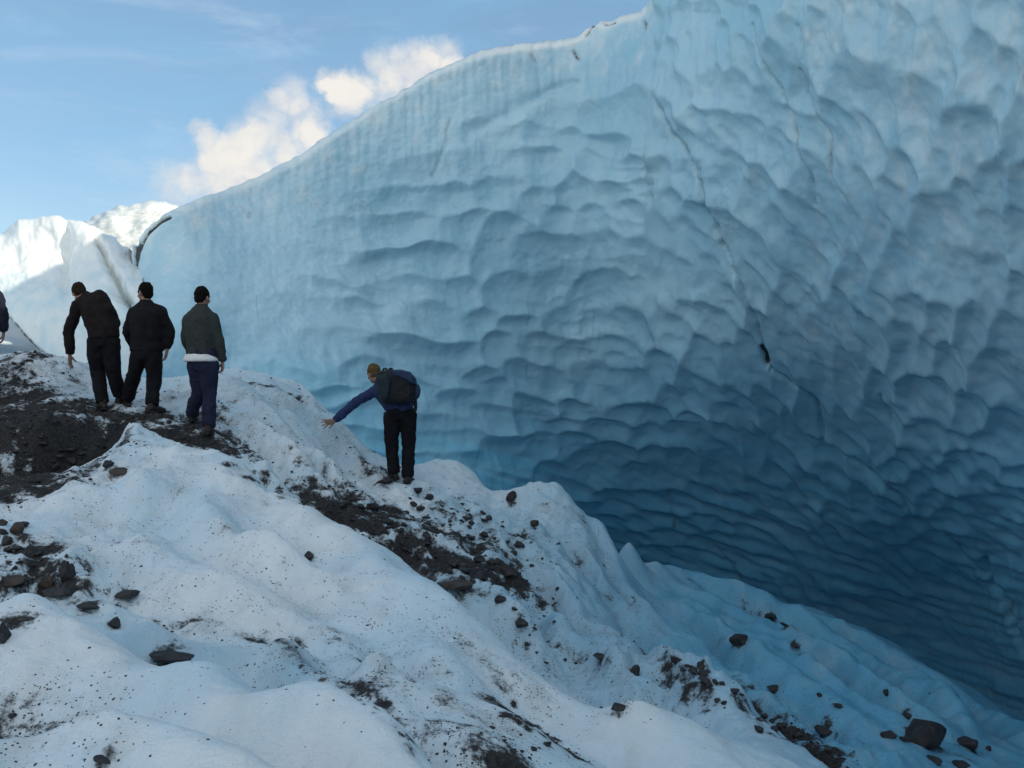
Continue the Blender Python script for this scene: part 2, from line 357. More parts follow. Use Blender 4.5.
def gauss(x, y, pts):      # soft regions on the ground: (px, py, Y, radius m [, weight])
    s = np.zeros_like(x)
    for p in pts:
        c = at(*p[:3]); wgt = p[4] if len(p) > 4 else 1.0
        s = np.maximum(s, wgt * np.exp(-((x - c[0])**2 + (y - c[1])**2) / (p[3]**2)))
    return s
def line_mask(x, y, pts, r, wgt=1.0):
    P = np.array([at(*p)[:2] for p in pts])
    d = seg_dist(np.stack([x, y], 1), P)
    return wgt * np.exp(-(d / r)**2)

def ground_height(x, y, detail=True):
    x = np.asarray(x, float); y = np.asarray(y, float)
    z = ground_mq(np.stack([x, y], 1))
    far = sstep(26, 60, np.hypot(x, y))
    z = z * (1 - far) + far * (-9.5 + 12 * sstep(-2, -9, x))
    if not detail: return z
    rough = gauss(x, y, [(400,540,11.5,2.0),(480,560,12.5,1.8),(345,500,12.5,1.3),(700,690,10.3,1.5),(620,690,9.6,1.4),(60,430,11.5,2.6),(30,580,7,1.2),(770,720,9.5,1.2),(450,500,14,1.4),(540,520,13.8,1.2)])
    near = 1 - sstep(4, 9, y) * 0.0
    z = z + 0.050 * fbm(x * 1.1, y * 1.1, oct=3, seed=1) + 0.018 * fbm(x * 4.5, y * 4.5, oct=3, seed=2) + 0.005 * fbm(x * 17, y * 17, oct=2, seed=4)
    rough = rough * 1.15
    lump = 0.5 - np.abs(perlin(x * 2.6, y * 2.0, seed=5)); lump2 = 0.5 - np.abs(perlin(x * 5.5, y * 4.6, seed=6))
    z = z + rough * (0.16 * (lump - 0.3) + 0.07 * (lump2 - 0.3) + 0.02 * fbm(x * 12, y * 12, oct=2, seed=8))
    z = z + gauss(x, y, [(632,572,16.4,.24)]) * 0.30 - gauss(x, y, [(618,585,16.1,.3)]) * 0.25
    for P, dep, w in FURROWS:
        k = np.where((x > P[:, 0].min() - 1) & (x < P[:, 0].max() + 1) & (y > P[:, 1].min() - 1) & (y < P[:, 1].max() + 1))[0]
        if not len(k): continue
        q = np.stack([x[k] + 0.08 * perlin(x[k] * 1.6, y[k] * 1.6, seed=71), y[k] + 0.10 * perlin(x[k] * 1.6, y[k] * 1.6, seed=72)], 1)
        d = seg_dist(q, P); e = np.minimum(np.hypot(*(q - P[0]).T), np.hypot(*(q - P[-1]).T)); f = sstep(0, 0.7, e)
        z[k] += 1.25 * f * dep * (0.75 * np.exp(-((d - 2.0 * w) / (1.1 * w))**2) - 1.2 * np.exp(-(d / w)**2))
    fl = gauss(x, y, [(720,640,15,2.4),(820,680,14,2.4),(930,720,13,2.2),(780,620,17,2.0),(640,700,9,1.2)])
    z = z + fl * (0.17 * perlin(x * 0.9, y * 0.8, seed=93) + 0.10 * (0.4 - np.abs(perlin(x * 1.8, y * 1.5, seed=94))) + 0.05 * perlin(x * 4, y * 3.4, seed=95))
    # melt runnels: streaks down the fall line of each slope
    def streak(dx, dy, wl, seed):
        a = x * dx + y * dy; c = -x * dy + y * dx
        c = c + 0.25 * perlin(x * 0.8, y * 0.8, seed=seed + 1)
        return perlin(c / wl, a * 0.22 / wl, seed=seed) + 0.4 * perlin(c / wl * 2.3, a * 0.4 / wl, seed=seed + 3)
    cf = gauss(x, y, [(150,510,9,2.0),(250,560,8,1.4),(80,540,8,1.2)])
    df = gauss(x, y, [(290,420,14.5,1.6),(340,460,13.8,1.3),(260,400,15,1.2)])
    ef = gauss(x, y, [(600,590,13.2,1.5),(580,640,11.5,1.6),(640,660,10.5,1.3)])
    ff = gauss(x, y, [(760,640,15,2.6),(860,680,13.5,2.6),(960,720,13,2.6)])
    z = z + 0.12 * cf * streak(-0.55, -0.83, 0.62, 21)
    z = z + 0.15 * df * streak(0.62, -0.78, 0.42, 31)
    lf = gauss(x, y, [(350,650,6.6,1.3),(250,610,7.2,1.2),(450,690,6.0,1.1),(420,620,7.6,1.0),(150,580,7.4,1.0)])
    z = z + 0.10 * lf * streak(0.67, -0.74, 0.75, 61)
    z = z + 0.12 * ef * streak(0.55, -0.83, 0.50, 41)
    z = z + 0.10 * ff * streak(0.85, -0.5, 0.8, 51)
    return z

DIRT_LINES = [  # packed grime along troughs: points, radius, weight
    ([(20,490,10.8),(60,470,11.3),(95,455,11.8),(130,432,12.3),(170,436,12.2),(207,440,12.5)], 0.62, 1.05),
    ([(225,464,11.6),(260,480,11.4),(300,508,11.2),(345,530,11.2)], 0.16, 0.85),
    ([(335,510,11.9),(373,528,11.8),(420,550,11.6),(470,575,11.2),(510,585,11.6)], 0.66, 0.86),
    ([(360,515,12.6),(420,530,12.6),(480,555,12.4)], 0.55, 0.80),
    ([(660,660,11.5),(700,680,11.0),(745,712,10.3),(805,744,9.6)], 0.50, 1.0),
    ([(280,656,6.15),(333,677,5.8),(385,716,5.4),(421,744,5.1)], 0.07, 0.55),
    ([(109,590,7.0),(159,614,6.8),(181,632,6.6)], 0.07, 0.5),
    ([(245,634,6.8),(290,655,6.4),(340,679,6.1)], 0.07, 0.5),
    ([(400,745,5.1),(450,752,5.1),(520,765,5.0)], 0.24, 0.62),
    ([(500,706,6.15),(530,728,6.0),(560,750,5.8)], 0.18, 0.9),
    ([(700,575,17.9),(760,598,18.2)], 0.05, 0.0),
    ([(380,483,14.5),(368,481,14.5)], 0.25, 0.8),
    ([(428,598,9.8),(477,634,9.2),(520,668,8.7),(560,705,8.0)], 0.16, 0.62),
    ([(232,362,15.4),(265,372,15.5),(310,397,15.6),(345,430,15.6),(378,470,15.4)], 0.22, 0.58),
]
DIRT_SPOTS = [(-30,380,13.4,1.2,.95),(20,378,13.3,.8,.85),(70,395,13.2,.8,.9),(20,500,9.3,.6,.95),(-30,505,9.2,.9,1.0),(0,420,11.8,1.6,1.0),(45,430,11.9,1.3,1.0),(10,470,10.3,1.2,1.0),(-60,440,11.5,2.0,1.0),(-150,450,11,2.5,1.0),(60,450,11.4,0.9,1.0),(0,385,13.2,0.9,.75),(100,420,13,0.8,.95),(140,424,12.9,.7,.95),(185,432,12.8,.6,.9),
    (20,560,7.4,0.38,.75),(55,585,7.1,0.35,.72),(0,590,7.0,.4,.8),(15,640,5.3,.12,.7),(10,715,4.5,.22,.62),(-30,720,4.5,.3,.7),(215,415,13.5,.4,.55),(170,400,13.8,.5,.5),(235,410,13.9,.3,.5),(290,470,12.6,.3,.5),(512,540,13.4,.35,.5),(460,500,14.2,.35,.5),
    (0,485,9.7,.8,1.0),(-50,480,10,1.2,1.0),(45,472,10.6,.7,1.0),(78,464,11,.5,.95),(90,470,10.6,.3,.8),(118,470,10.5,.2,.8),(600,655,10.5,.3,.45)]
GRIT_SPOTS = [(310,664,6.1,.3,.8),(360,700,5.6,.25,.9),(280,640,6.6,.3,.6),(280,385,15.2,.9,.7),(330,430,15,.7,.6),(500,650,9,.7,.6),(560,690,8.2,.6,.7),(620,650,11,.9,.6),(35,370,14.2,1.0,.8),(170,400,13.8,.9,.7),(20,715,4.5,.35,.9),(60,735,3.9,.25,.8),(95,740,3.6,.16,.5),(300,650,6.5,.35,.35),(250,630,6.9,.3,.45),(350,690,5.8,.22,.8),(400,725,5.3,.25,.9),(460,745,5.15,.35,.9),(520,740,5.6,.3,.8),(190,620,6.8,.3,.5),(130,600,7,.3,.4),(345,490,12.9,.9,.6),(300,450,13.4,.8,.5),(240,395,14.2,.7,.6),(420,530,12.5,1.4,.7),(520,540,13.2,1.2,.5),(640,700,9.3,.8,.45),(570,640,11,1.0,.3),(540,600,11.6,.8,.3),(700,690,10.4,.8,.6),(800,730,10,.9,.4),(220,430,13,.5,.7),(480,690,6.3,.4,.4),(590,700,7.2,.5,.5)]
WET_SHADE_SPOTS = [(270,405,14.9,1.3,.5),(340,450,14.8,.9,.5),(760,620,17,2.6,.75),(860,650,16,2.6,.9),(960,700,15.5,2.6,1.0),(800,700,12,1.6,.6),(900,745,11.5,1.6,.8),(680,600,16,1.6,.6),(480,620,10.5,.8,.3),(560,600,12.8,1.2,.3),(60,606,6.3,.35,.8),(120,640,6.1,.35,.9),(200,650,6.1,.4,.9),(300,672,5.9,.3,1.0),(696,632,13.8,.5,1.0),(720,625,15,1.2,.5),(820,660,14,2.2,.6),(920,700,13.5,2.5,.75),(1000,740,13,2.5,.85),(620,590,13.5,.6,.4),(390,470,15.5,.8,.6)]  # wet ice; on the hollow floor the tint stands in for shade

GROUND = {}
def stain_ground(spots):
    x, y, d = GROUND['x'], GROUND['y'], GROUND['dirt'].copy()
    for cx, cy, r, w in spots:
        k = np.where((np.abs(x - cx) < 3 * r) & (np.abs(y - cy) < 4 * r))[0]
        d[k] = np.maximum(d[k], w * np.exp(-((x[k] - cx) / r)**2 - ((y[k] - cy) / (1.5 * r))**2))
    GROUND['me'].attributes['dirt'].data.foreach_set('value', d.astype(np.float32))
def build_ground():
    xs = np.unique(np.concatenate([np.linspace(-9, 11, 880), -9 - np.geomspace(0.05, 900, 60), 11 + np.geomspace(0.05, 900, 60)]))
    ys = np.unique(np.concatenate([np.geomspace(2.6, 19, 700), np.linspace(19, 30, 60), 30 + np.geomspace(0.3, 1500, 40), 2.6 - np.geomspace(0.03, 900, 60)]))
    X, Y = np.meshgrid(xs, ys); x, y = X.ravel(), Y.ravel()
    z = ground_height(x, y)
    me = mesh_from_arrays('ground', np.stack([x, y, z], 1), grid_faces(len(ys), len(xs)))
    dirt = gauss(x, y, DIRT_SPOTS)
    for pts, r, wgt in DIRT_LINES: dirt = np.maximum(dirt, line_mask(x, y, pts, r, wgt))
    grit = gauss(x, y, GRIT_SPOTS); wet_shade = gauss(x, y, WET_SHADE_SPOTS)
    silt = np.zeros_like(x)
    for P, dep, w in FURROWS:
        k = np.where((x > P[:, 0].min() - 1) & (x < P[:, 0].max() + 1) & (y > P[:, 1].min() - 1) & (y < P[:, 1].max() + 1))[0]
        silt[k] = np.maximum(silt[k], np.exp(-(seg_dist(np.stack([x[k], y[k]], 1), P) / (1.3 * w))**2))
    silt = silt * (1 - 0.55 * sstep(6.6, 7.6, y) * (x < 0)); dirt = np.maximum(dirt, 0.31 * silt); grit = np.maximum(grit, 0.5 * silt)
    lump = 0.5 - np.abs(perlin(x * 2.6, y * 2.0, seed=5)); lump2 = 0.5 - np.abs(perlin(x * 5.5, y * 4.6, seed=6))
    patch = fbm(x * 1.7, y * 1.7, oct=3, seed=88)
    dirt = dirt - 0.55 * np.clip(lump - 0.22, -0.15, 1) * (y > 6.5) - 0.40 * np.clip(lump2 - 0.25, -0.1, 1) * (y > 6.5) + 0.26 * patch * (dirt > 0.03)
    set_attr(me, 'dirt', dirt); set_attr(me, 'grit', np.maximum(grit, dirt * 0.8)); set_attr(me, 'wet_shade', wet_shade)
    bare = np.clip((x + 1.2 + 1.1 * sstep(8.5, 11, y) - 0.12 * (y - 13)) / 5.4, 0, 1) * (0.35 + 0.65 * sstep(5.5, 10, y)) + 0.10 * fbm(x * 0.9, y * 0.9, oct=3, seed=91)  # blue ice growing towards the hollow, with the overhang's shade put into its colour
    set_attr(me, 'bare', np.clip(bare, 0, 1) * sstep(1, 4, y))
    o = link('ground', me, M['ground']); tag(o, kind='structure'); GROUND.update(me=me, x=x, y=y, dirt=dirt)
    return xs, ys, z.reshape(len(ys), len(xs))

# ------------------------------------------------------------------ glacier ice: a sheet in azimuth/slope around the viewer's hollow, thick behind
def cells(U, V, seed, k=15.0, up=2.1, dn=0.55):
    """fish-scale hollows: steep at the upper lip, easing out towards the foot"""
    rs = np.random.RandomState(seed); J = rs.rand(256, 256, 4)
    iu = np.floor(U).astype(int); iv = np.floor(V).astype(int)
    acc = np.zeros_like(U)
    for a in range(-2, 3):
        for c in range(-2, 3):
            ci, cj = iu + a, iv + c
            j = J[ci & 255, cj & 255]
            du = U - (ci + 0.5 * (cj & 1) + 0.20 + 0.60 * j[..., 0]); dv = V - (cj + 0.18 + 0.64 * j[..., 1])
            f = (0.75 + 0.6 * j[..., 2]) * (du * du + dv * dv * np.where(dv > 0, up, dn)) - 0.20 * j[..., 3]
            acc += np.exp(-k * np.minimum(f, 3.0))
    return -np.log(acc + 1e-12) / k

def ice_sheet(name, cols_px, rows, top, bottom, ctrl, extra, disp, roundpx, back, mat, skirt=True):
    """cols_px: azimuth columns as picture x (512+F*theta beyond the frame); returns object"""
    th = np.asarray(cols_px)
    P, v = [], []
    for px, py, Y in ctrl:
        t = math.atan((px - 512) / F); r = Y / math.cos(t); e = -(py - 384) / F * Y / r
        P.append((t, e)); v.append(r)
    for deg, e, r in extra: P.append((math.radians(deg), e)); v.append(r)
    mq = MQ(P, v, 0.06, smooth=0.0)
    px_eq = 512 + F * np.tan(np.clip(th, -1.2, 1.2))
    cosr = np.cos(th)
    ta, te = np.array(top[0]), np.array(top[1])
    et = np.interp(th, ta, te); eb = np.interp(th, np.array(bottom[0]), np.array(bottom[1]))
    s = np.asarray(rows)[:, None]
    E = et[None] * (1 - s) + eb[None] * s
    T = np.broadcast_to(th[None], E.shape)
    R = mq(np.stack([T.ravel(), E.ravel()], 1)).reshape(E.shape)
    # rounded brow
    dpx = (et[None] - E) * F
    q = np.clip(1 - dpx / roundpx, 0, 1)
    R = R + (1 - np.sqrt(1 - np.minimum(q, 0.999)**2)) * roundpx / F * R * 1.3
    P3 = np.stack([R * np.sin(T), R * np.cos(T), R * E], -1)
    du = np.gradient(P3, axis=1); dv = np.gradient(P3, axis=0)
    N = np.cross(du, dv); N /= np.linalg.norm(N, axis=-1)[..., None] + 1e-12
    flip = (N * P3).sum(-1) > 0; N[flip] *= -1
    pxs = 512 + F * T; pys = 384 - F * E          # angular picture coordinates
    # true picture coordinates inside the frame
    tt = np.clip(T, -0.9, 0.9)
    pxs = np.where(np.abs(T) < 0.9, 512 + F * np.tan(tt), pxs); pys = np.where(np.abs(T) < 0.9, 384 - F * E / np.cos(tt), pys)
    h, attrs = disp(pxs, pys, P3, R)
    P3 = P3 + N * h[..., None]
    nr, nc = E.shape
    # thickness: the top runs back, then down behind, then closes underneath
    rings = [P3.reshape(-1, 3)]
    d = np.stack([np.sin(th), np.cos(th)], 1)
    top_p = P3[0]; bot_p = P3[-1]
    backs = []
    for kk, dz in back:
        b_ = top_p.copy(); b_[:, :2] += d * kk
        b_[:, 2] += dz + (0.10 * perlin(b_[:, 0] * .6, b_[:, 1] * .6, seed=3) if kk < 20 else 0)
        backs.append(b_)
    low = backs[-1].copy(); low[:, 2] = np.minimum(bot_p[:, 2] - 1, -4.0) if skirt else np.minimum(bot_p[:, 2] + 1.2, low[:, 2] - 0.3)
    backs.append(low)
    if skirt: low2 = bot_p.copy(); low2[:, 2] -= 1.0; backs.append(low2)
    nb = len(backs)
    V = np.concatenate([P3.reshape(-1, 3)] + backs)
    Q = [grid_faces(nr, nc)]
    base = nr * nc
    ringidx = [np.arange(nc)] + [base + k * nc + np.arange(nc) for k in range(nb)] + [(nr - 1) * nc + np.arange(nc)]
    for A_, B_ in zip(ringidx[:-1], ringidx[1:]):
        Q.append(np.stack([A_[:-1], B_[:-1], B_[1:], A_[1:]], 1))
    me = mesh_from_arrays(name, V, np.concatenate(Q))
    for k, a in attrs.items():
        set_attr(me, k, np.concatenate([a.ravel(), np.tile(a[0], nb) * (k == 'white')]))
    return link(name, me, mat)

def th_of(px): return math.atan((px - 512) / F)
def e_of(px, py): return -(py - 384) / F * math.cos(th_of(px))
def curve(pts): return ([th_of(p[0]) for p in pts], [e_of(*p) for p in pts])

def pdist(pxs, pys, poly, sx=1.0):
    return seg_dist(np.stack([pxs.ravel() * sx, pys.ravel()], 1), np.array(poly) * np.array([sx, 1.0])).reshape(pxs.shape)

def wall_disp(px, py, P3, R):
    sh = px.shape
    wx = 10 * perlin(px / 70, py / 70, seed=11) + 16 * perlin(px / 170, py / 150, seed=15) + 3 * perlin(px / 24, py / 24, seed=12)
    wy = 12 * perlin(px / 80, py / 70, seed=13) + 14 * perlin(px / 170, py / 150, seed=16) + 3 * perlin(px / 24, py / 22, seed=14)
    x = px + wx; y = py + wy
    k = sstep(600, 760, x)                                    # left: wide shallow scales, right: tall narrow flutes
    U = np.where(True, (x - 600) / 66 + 0, 0)
    # integral of 1/size over x
    def integ(x):
        s = (np.minimum(x, 450) - 450) / 66.0 + (np.clip(x, 450, 630) - 450) / 43.0
        return s + (np.clip(x, 630, 790) - 630) / 29.0 + np.maximum(x - 790, 0) / 32.0
    U = integ(x) + 0.05 * (y / 40)
    low = np.minimum
    def integ_y(y):
        s = np.minimum(y, 380) / 30.0
        m = np.clip(y - 380, 0, 110); s = s + m / 22.0
        return s + np.maximum(y - 490, 0) / 13.0
    Vl = integ_y(y)
    Vr = np.minimum(y, 260) / 60.0 + np.clip(y - 260, 0, 170) / 40.0 + np.maximum(y - 430, 0) / 20.0
    kk = sstep(640, 900, x)
    shear = (x - 720) / 150.0 * 1.2 * sstep(640, 760, x)
    V = -(Vl * (1 - kk) + (Vr - shear * 0.7) * kk)               # V up
    cs = cells(U, V, 5, 13.0)
    cs2 = cells(U * 1.9 + 3.3, V * 1.8 + 1.7, 9, 20.0)
    # amplitude (as pictured pixels) over the face
    amp = (17.5 + 5.5 * sstep(760, 900, x)) * (1.0 + 0.45 * perlin(px / 140, py / 110, seed=17))
    amp = amp * (0.22 + 0.78 * sstep(250, 420, x + 0.35 * (y - 250)))             # smooth on the left
    topd = pdist(px, py, TOPLINE)
    amp = amp * (0.12 + 0.88 * sstep(40, 105, topd + 2000 * (px > 655)))           # smooth below the brow
    amp = amp * (1 - 0.62 * sstep(430, 570, y))
    amp = np.where(px > 1100, 18, amp)
    m2 = 0.35 + 0.5 * sstep(-0.1, 0.5, perlin(px / 120, py / 90, seed=33)) + 0.5 * np.exp(-((px - 690) / 70)**2 - ((py - 250) / 140)**2)
    h = amp * (0.92 * cs + 0.22 * m2 * cs2)
    # broad swells
    h = h + 7 * perlin(px / 190, py / 120, seed=41) * sstep(150, 400, px)
    # drip flutes below the brow and on the right arete
    fl = (0.6 + perlin(px / 45, py / 50, seed=55)) * perlin((px + 7 * perlin(px / 30, py / 60, seed=4)) / 13, py / 75, seed=50) + 0.6 * perlin(px / 6, py / 40, seed=51)
    h = h + fl * (1.6 * np.exp(-(topd / 55)**2) * sstep(150, 420, px) * (px < 660) + 2.6 * np.exp(-((px - 690) / 50)**2) * (1 - sstep(60, 260, py)) + 0.5)
    # layered, scratched ice low in the hollow
    lay = perlin(px / 150, (py - 0.28 * (px - 700)) / 9, seed=60) + 0.6 * perlin(px / 40, (py - 0.35 * (px - 700)) / 5, seed=61)
    h = h + lay * 3.6 * sstep(430, 540, py)
    dg = perlin((px + py * 0.0) / 60, (py - 0.75 * px) / 10, seed=62)
    h = h + dg * 3.2 * sstep(820, 930, px) * sstep(320, 420, py) * (1 - sstep(560, 650, py))
    h = h * R / F
    h = h + 0.02 * fbm(P3[..., 0] * 3, P3[..., 1] * 3, P3[..., 2] * 3, oct=3, seed=70)
    dirt = np.zeros(sh); blue = np.zeros(sh)
    def crack(poly, w, depth, dw):
        nonlocal h, dirt
        d = pdist(px + 1.6 * perlin(px / 12, py / 12, seed=80), py, poly)
        w2 = w * (0.62 + 0.35 * perlin(px / 25, py / 25, seed=81)); h = h - depth * np.exp(-(d / w2)**2); dirt = np.maximum(dirt, dw * (1.0 + 0.5 * perlin(px / 18, py / 18, seed=82)) * np.exp(-(d / w2)**2)); dirt = np.maximum(dirt, 0.16 * (dw > .3) * (dw < .7) * np.exp(-(d / 9)**2))
    crack([(655,95),(668,130),(690,160),(704,190),(712,225),(735,262),(752,300),(764,340),(772,365)], 2.6, 0.07, 0.40)
    crack([(700,170),(706,190),(708,205)], 3.0, 0.05, 0.75)
    crack([(716,228),(722,243)], 6.0, 0.05, 0.60)
    crack([(762,343),(768,360)], 3.6, 0.14, 1.25)
    crack([(811,395),(817,410)], 3.0, 0.14, 1.2)
    crack([(772,365),(800,385),(815,405),(822,440),(870,475),(900,500),(940,535),(990,575),(1024,620)], 3.0, 0.10, 0.42)
    crack([(880,480),(918,513),(945,540)], 2.6, 0.06, 0.62)
    crack([(985,560),(1005,600),(1024,650)], 4.0, 0.2, 0.5)
    crack([(752,25),(768,70),(785,105),(800,150),(812,180),(816,205)], 2.4, 0.06, 0.42)
    crack([(800,70),(803,95),(828,140),(832,175),(842,195)], 2.2, 0.06, 0.46)
    crack([(668,490),(675,525)], 4.0, 0.03, 0.5)
    crack([(712,540),(740,570),(760,640)], 4.0, 0.03, 0.3)
    crack([(584,33),(590,24),(597,19)], 3.0, 0.12, 1.25)
    crack([(605,22),(613,20)], 4.0, 0.05, 0.9)
    crack([(642,22),(645,30)], 2.0, 0.08, 1.1)
    crack([(573,50),(578,58)], 3.5, 0.03, 0.7)
    crack([(531,56),(536,62)], 4.5, 0.02, 0.5)
    crack([(470,130),(500,118),(520,108),(550,90),(575,82)], 9, 0.07, 0.14)
    crack([(432,175),(444,150),(450,120)], 4.0, 0.02, 0.36)
    crack([(452,178),(444,150)], 4.0, 0.02, 0.34)
    crack([(520,232),(545,222)], 3, 0.0, 0.0)
    crack([(360,205),(375,212),(372,225)], 5, 0.0, 0.30)
    crack([(240,205),(250,215)], 6, 0.0, 0.40)
    crack([(170,216),(160,221),(150,230),(143,238),(138,247)], 4.0, 0.10, 1.4)  # black of the cavity and the cleft below is painted-in shade
    crack([(136,244),(135.5,276)], 4.0, 0.08, 1.4)
    crack([(800,25),(806,60)], 2.5, 0.05, 0.25)
    crack([(880,395),(890,425)], 2.5, 0.05, 0.45)
    for poly, w in [([(527,302),(526,324)], 2.0), ([(594,308),(593,334)], 1.6), ([(526,365),(527,380)], 2.0), ([(256,296),(257,318)], 1.6)]:
        blue = np.maximum(blue, 0.6 * np.exp(-(pdist(px, py, poly) / w)**2))
    blue = np.maximum(blue, 0.30 * np.exp(-((px - 625) / 16)**2 - ((py - 72) / 12)**2))
    dirt = np.maximum(dirt, 0.22 * np.exp(-((px - 450) / 60)**2 - ((py - 170) / 45)**2))
    dirt = np.maximum(dirt, 0.20 * np.exp(-((px - 330) / 90)**2 - ((py - 215) / 45)**2))
    dirt = np.maximum(dirt, 0.26 * np.exp(-((px - 725) / 35)**2 - ((py - 225) / 50)**2))
    base = sstep(300, 540, py - 0.12 * (px - 700) * (px > 700) + 14 * perlin(px / 130, py / 30, seed=90)) * (0.8 + 0.35 * np.clip(lay, -1, 1))  # mask of the painted hollow tint, growing downwards into the shade
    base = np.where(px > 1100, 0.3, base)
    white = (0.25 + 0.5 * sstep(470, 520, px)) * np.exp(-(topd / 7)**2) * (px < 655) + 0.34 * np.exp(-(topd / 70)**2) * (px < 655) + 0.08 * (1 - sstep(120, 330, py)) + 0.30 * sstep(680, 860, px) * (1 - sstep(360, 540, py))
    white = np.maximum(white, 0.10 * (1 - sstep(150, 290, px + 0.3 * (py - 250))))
    return h, dict(dirt=dirt, blue=blue, white=white, base=base)
TOPLINE = [(134,244),(145,230),(165,213),(200,199),(240,184),(300,155),(340,128),(380,102),(430,72),(470,55),(500,47),(540,41),(570,36),(580,30),(590,21),(610,17),(640,9)]

def build_wall():
    cp = np.unique(np.concatenate([np.linspace(th_of(132), th_of(1045), 850), np.linspace(th_of(1045), math.radians(125), 130)]))
    top = curve(TOPLINE + [(646,4),(650,-25),(662,-110),(690,-230),(800,-380),(900,-470),(1024,-520)])
    top[0].extend([math.radians(45), math.radians(125)]); top[1].extend([0.95, 1.0])
    bot = curve([(132,430),(225,420),(300,470),(400,540),(560,650),(640,700),(800,780),(1024,880)])
    bot[0].extend([math.radians(45), math.radians(125)]); bot[1].extend([-0.55, -0.5])
    ctrl = [(134,260,18.6),(150,230,18.3),(150,300,17.3),(150,400,16.8),(230,190,19.2),(230,280,18),(230,350,17.2),(300,155,20),(300,250,19.2),(300,380,17.7),(300,440,17.4),(400,90,21),(400,250,20.5),(400,400,19.6),(400,480,19),
        (500,47,21.5),(500,200,21.3),(500,350,21.6),(500,450,22),(500,520,22),(600,20,21.5),(600,150,21.3),(600,300,22),(600,420,23.5),(600,500,25.5),(600,600,28),(645,10,20.3),(660,100,19.5),(680,200,19.5),(700,300,20.2),(720,400,22),(720,500,25.5),(720,600,28.5),
        (760,0,16),(780,150,16.6),(800,250,17.5),(820,350,19.3),(840,450,22),(840,550,25.5),(840,650,28.5),(900,0,12.8),(900,150,13.8),(900,300,15.7),(920,400,17.9),(940,500,21),(960,600,25),(960,700,27),(1024,0,10.8),(1024,150,11.8),(1024,300,13.4),(1024,400,15.3),(1024,500,18),(1024,600,21),(1024,700,23),(1024,800,24),(660,-100,19.3),(760,-250,14.5),(900,-300,11.5),(1024,-300,9.6),(1024,-600,9)]
    extra = [(45,0,9.5),(45,.8,8.5),(45,-.4,14),(60,0,9.5),(60,1.0,8.5),(60,-.5,13),(90,0,10),(90,1.0,9),(90,-.4,13),(125,0,12),(125,1,11),(125,-.3,13)]
    rows = np.concatenate([np.linspace(0, 0.03, 14)[:-1], np.linspace(0.03, 1, 640)])
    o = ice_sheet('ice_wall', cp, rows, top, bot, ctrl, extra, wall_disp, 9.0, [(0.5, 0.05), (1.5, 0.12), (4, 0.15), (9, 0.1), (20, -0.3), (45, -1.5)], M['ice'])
    tag(o, 'towering blue scalloped wall of glacier ice curving over the dark hollow', 'ice wall')

def lump_disp(px, py, P3, R):
    sh = px.shape
    h = 4 * perlin(px / 70, py / 60, seed=101) + 2.5 * perlin(px / 26, py / 30, seed=102) + 1.4 * perlin(px / 11, py / 14, seed=103) * (1 - 0.6 * sstep(230, 300, py)) + 0.5 * perlin(px / 5, py / 6, seed=104)
    h = h * R / F
    dirt = np.zeros(sh)
    def crack(poly, w, depth, dw):
        nonlocal h, dirt
        d = pdist(px + 2.5 * perlin(px / 9, py / 9, seed=80), py, poly)
        h = h - depth * np.exp(-(d / w)**2); dirt = np.maximum(dirt, dw * np.exp(-(d / w)**2))
    crack([(65,226),(66,250),(66,290)], 4.5, 0.10, 0.10)
    crack([(98,240),(108,262),(118,283),(131,302)], 4, 0.22, 0.35)
    crack([(120,238),(126,244)], 2.5, 0.05, 0.7)
    crack([(10,318),(28,338),(45,356)], 2.5, 0.02, 0.9)
    crack([(118,290),(130,308)], 5, 0.3, 0.1)
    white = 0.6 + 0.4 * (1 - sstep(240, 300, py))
    return h, dict(dirt=dirt, blue=0.35 * np.exp(-pdist(px, py, [(118,290),(130,306)])**2 / 30), white=white)

def build_lump():
    cp = np.linspace(th_of(-160), th_of(142), 300)
    top = curve([(-160,275),(-60,247),(-20,240),(0,231),(10,224),(18,219),(28,219),(40,217),(52,217),(60,218),(66,219.5),(72,220),(82,222),(92,226),(105,232),(118,237),(129,245),(142,262)])
    bot = curve([(-160,300),(-40,300),(0,308),(20,330),(45,357),(60,400),(90,430),(142,440)])
    ctrl = [(0,240,19.6),(0,300,18.2),(50,222,19.4),(50,300,17.8),(50,350,17.3),(66,240,19.2),(80,240,19),(100,300,17.6),(110,240,18.9),(100,380,17),(134,250,19.2),(134,290,17.5),(136,330,17.0),(142,400,16.5),(-160,285,22),(-100,260,21),(-100,300,20.6),(20,320,17.8)]
    rows = np.linspace(0, 1, 200)
    o = ice_sheet('ice_mound', cp, rows, top, bot, ctrl, [], lump_disp, 26.0, [(0.4, 0.02), (1.1, 0.03), (1.9, -0.15)], M['ice'], skirt=False)
    tag(o, 'rounded white ice mound with a sunlit top, behind the walkers at the far left', 'ice mound')

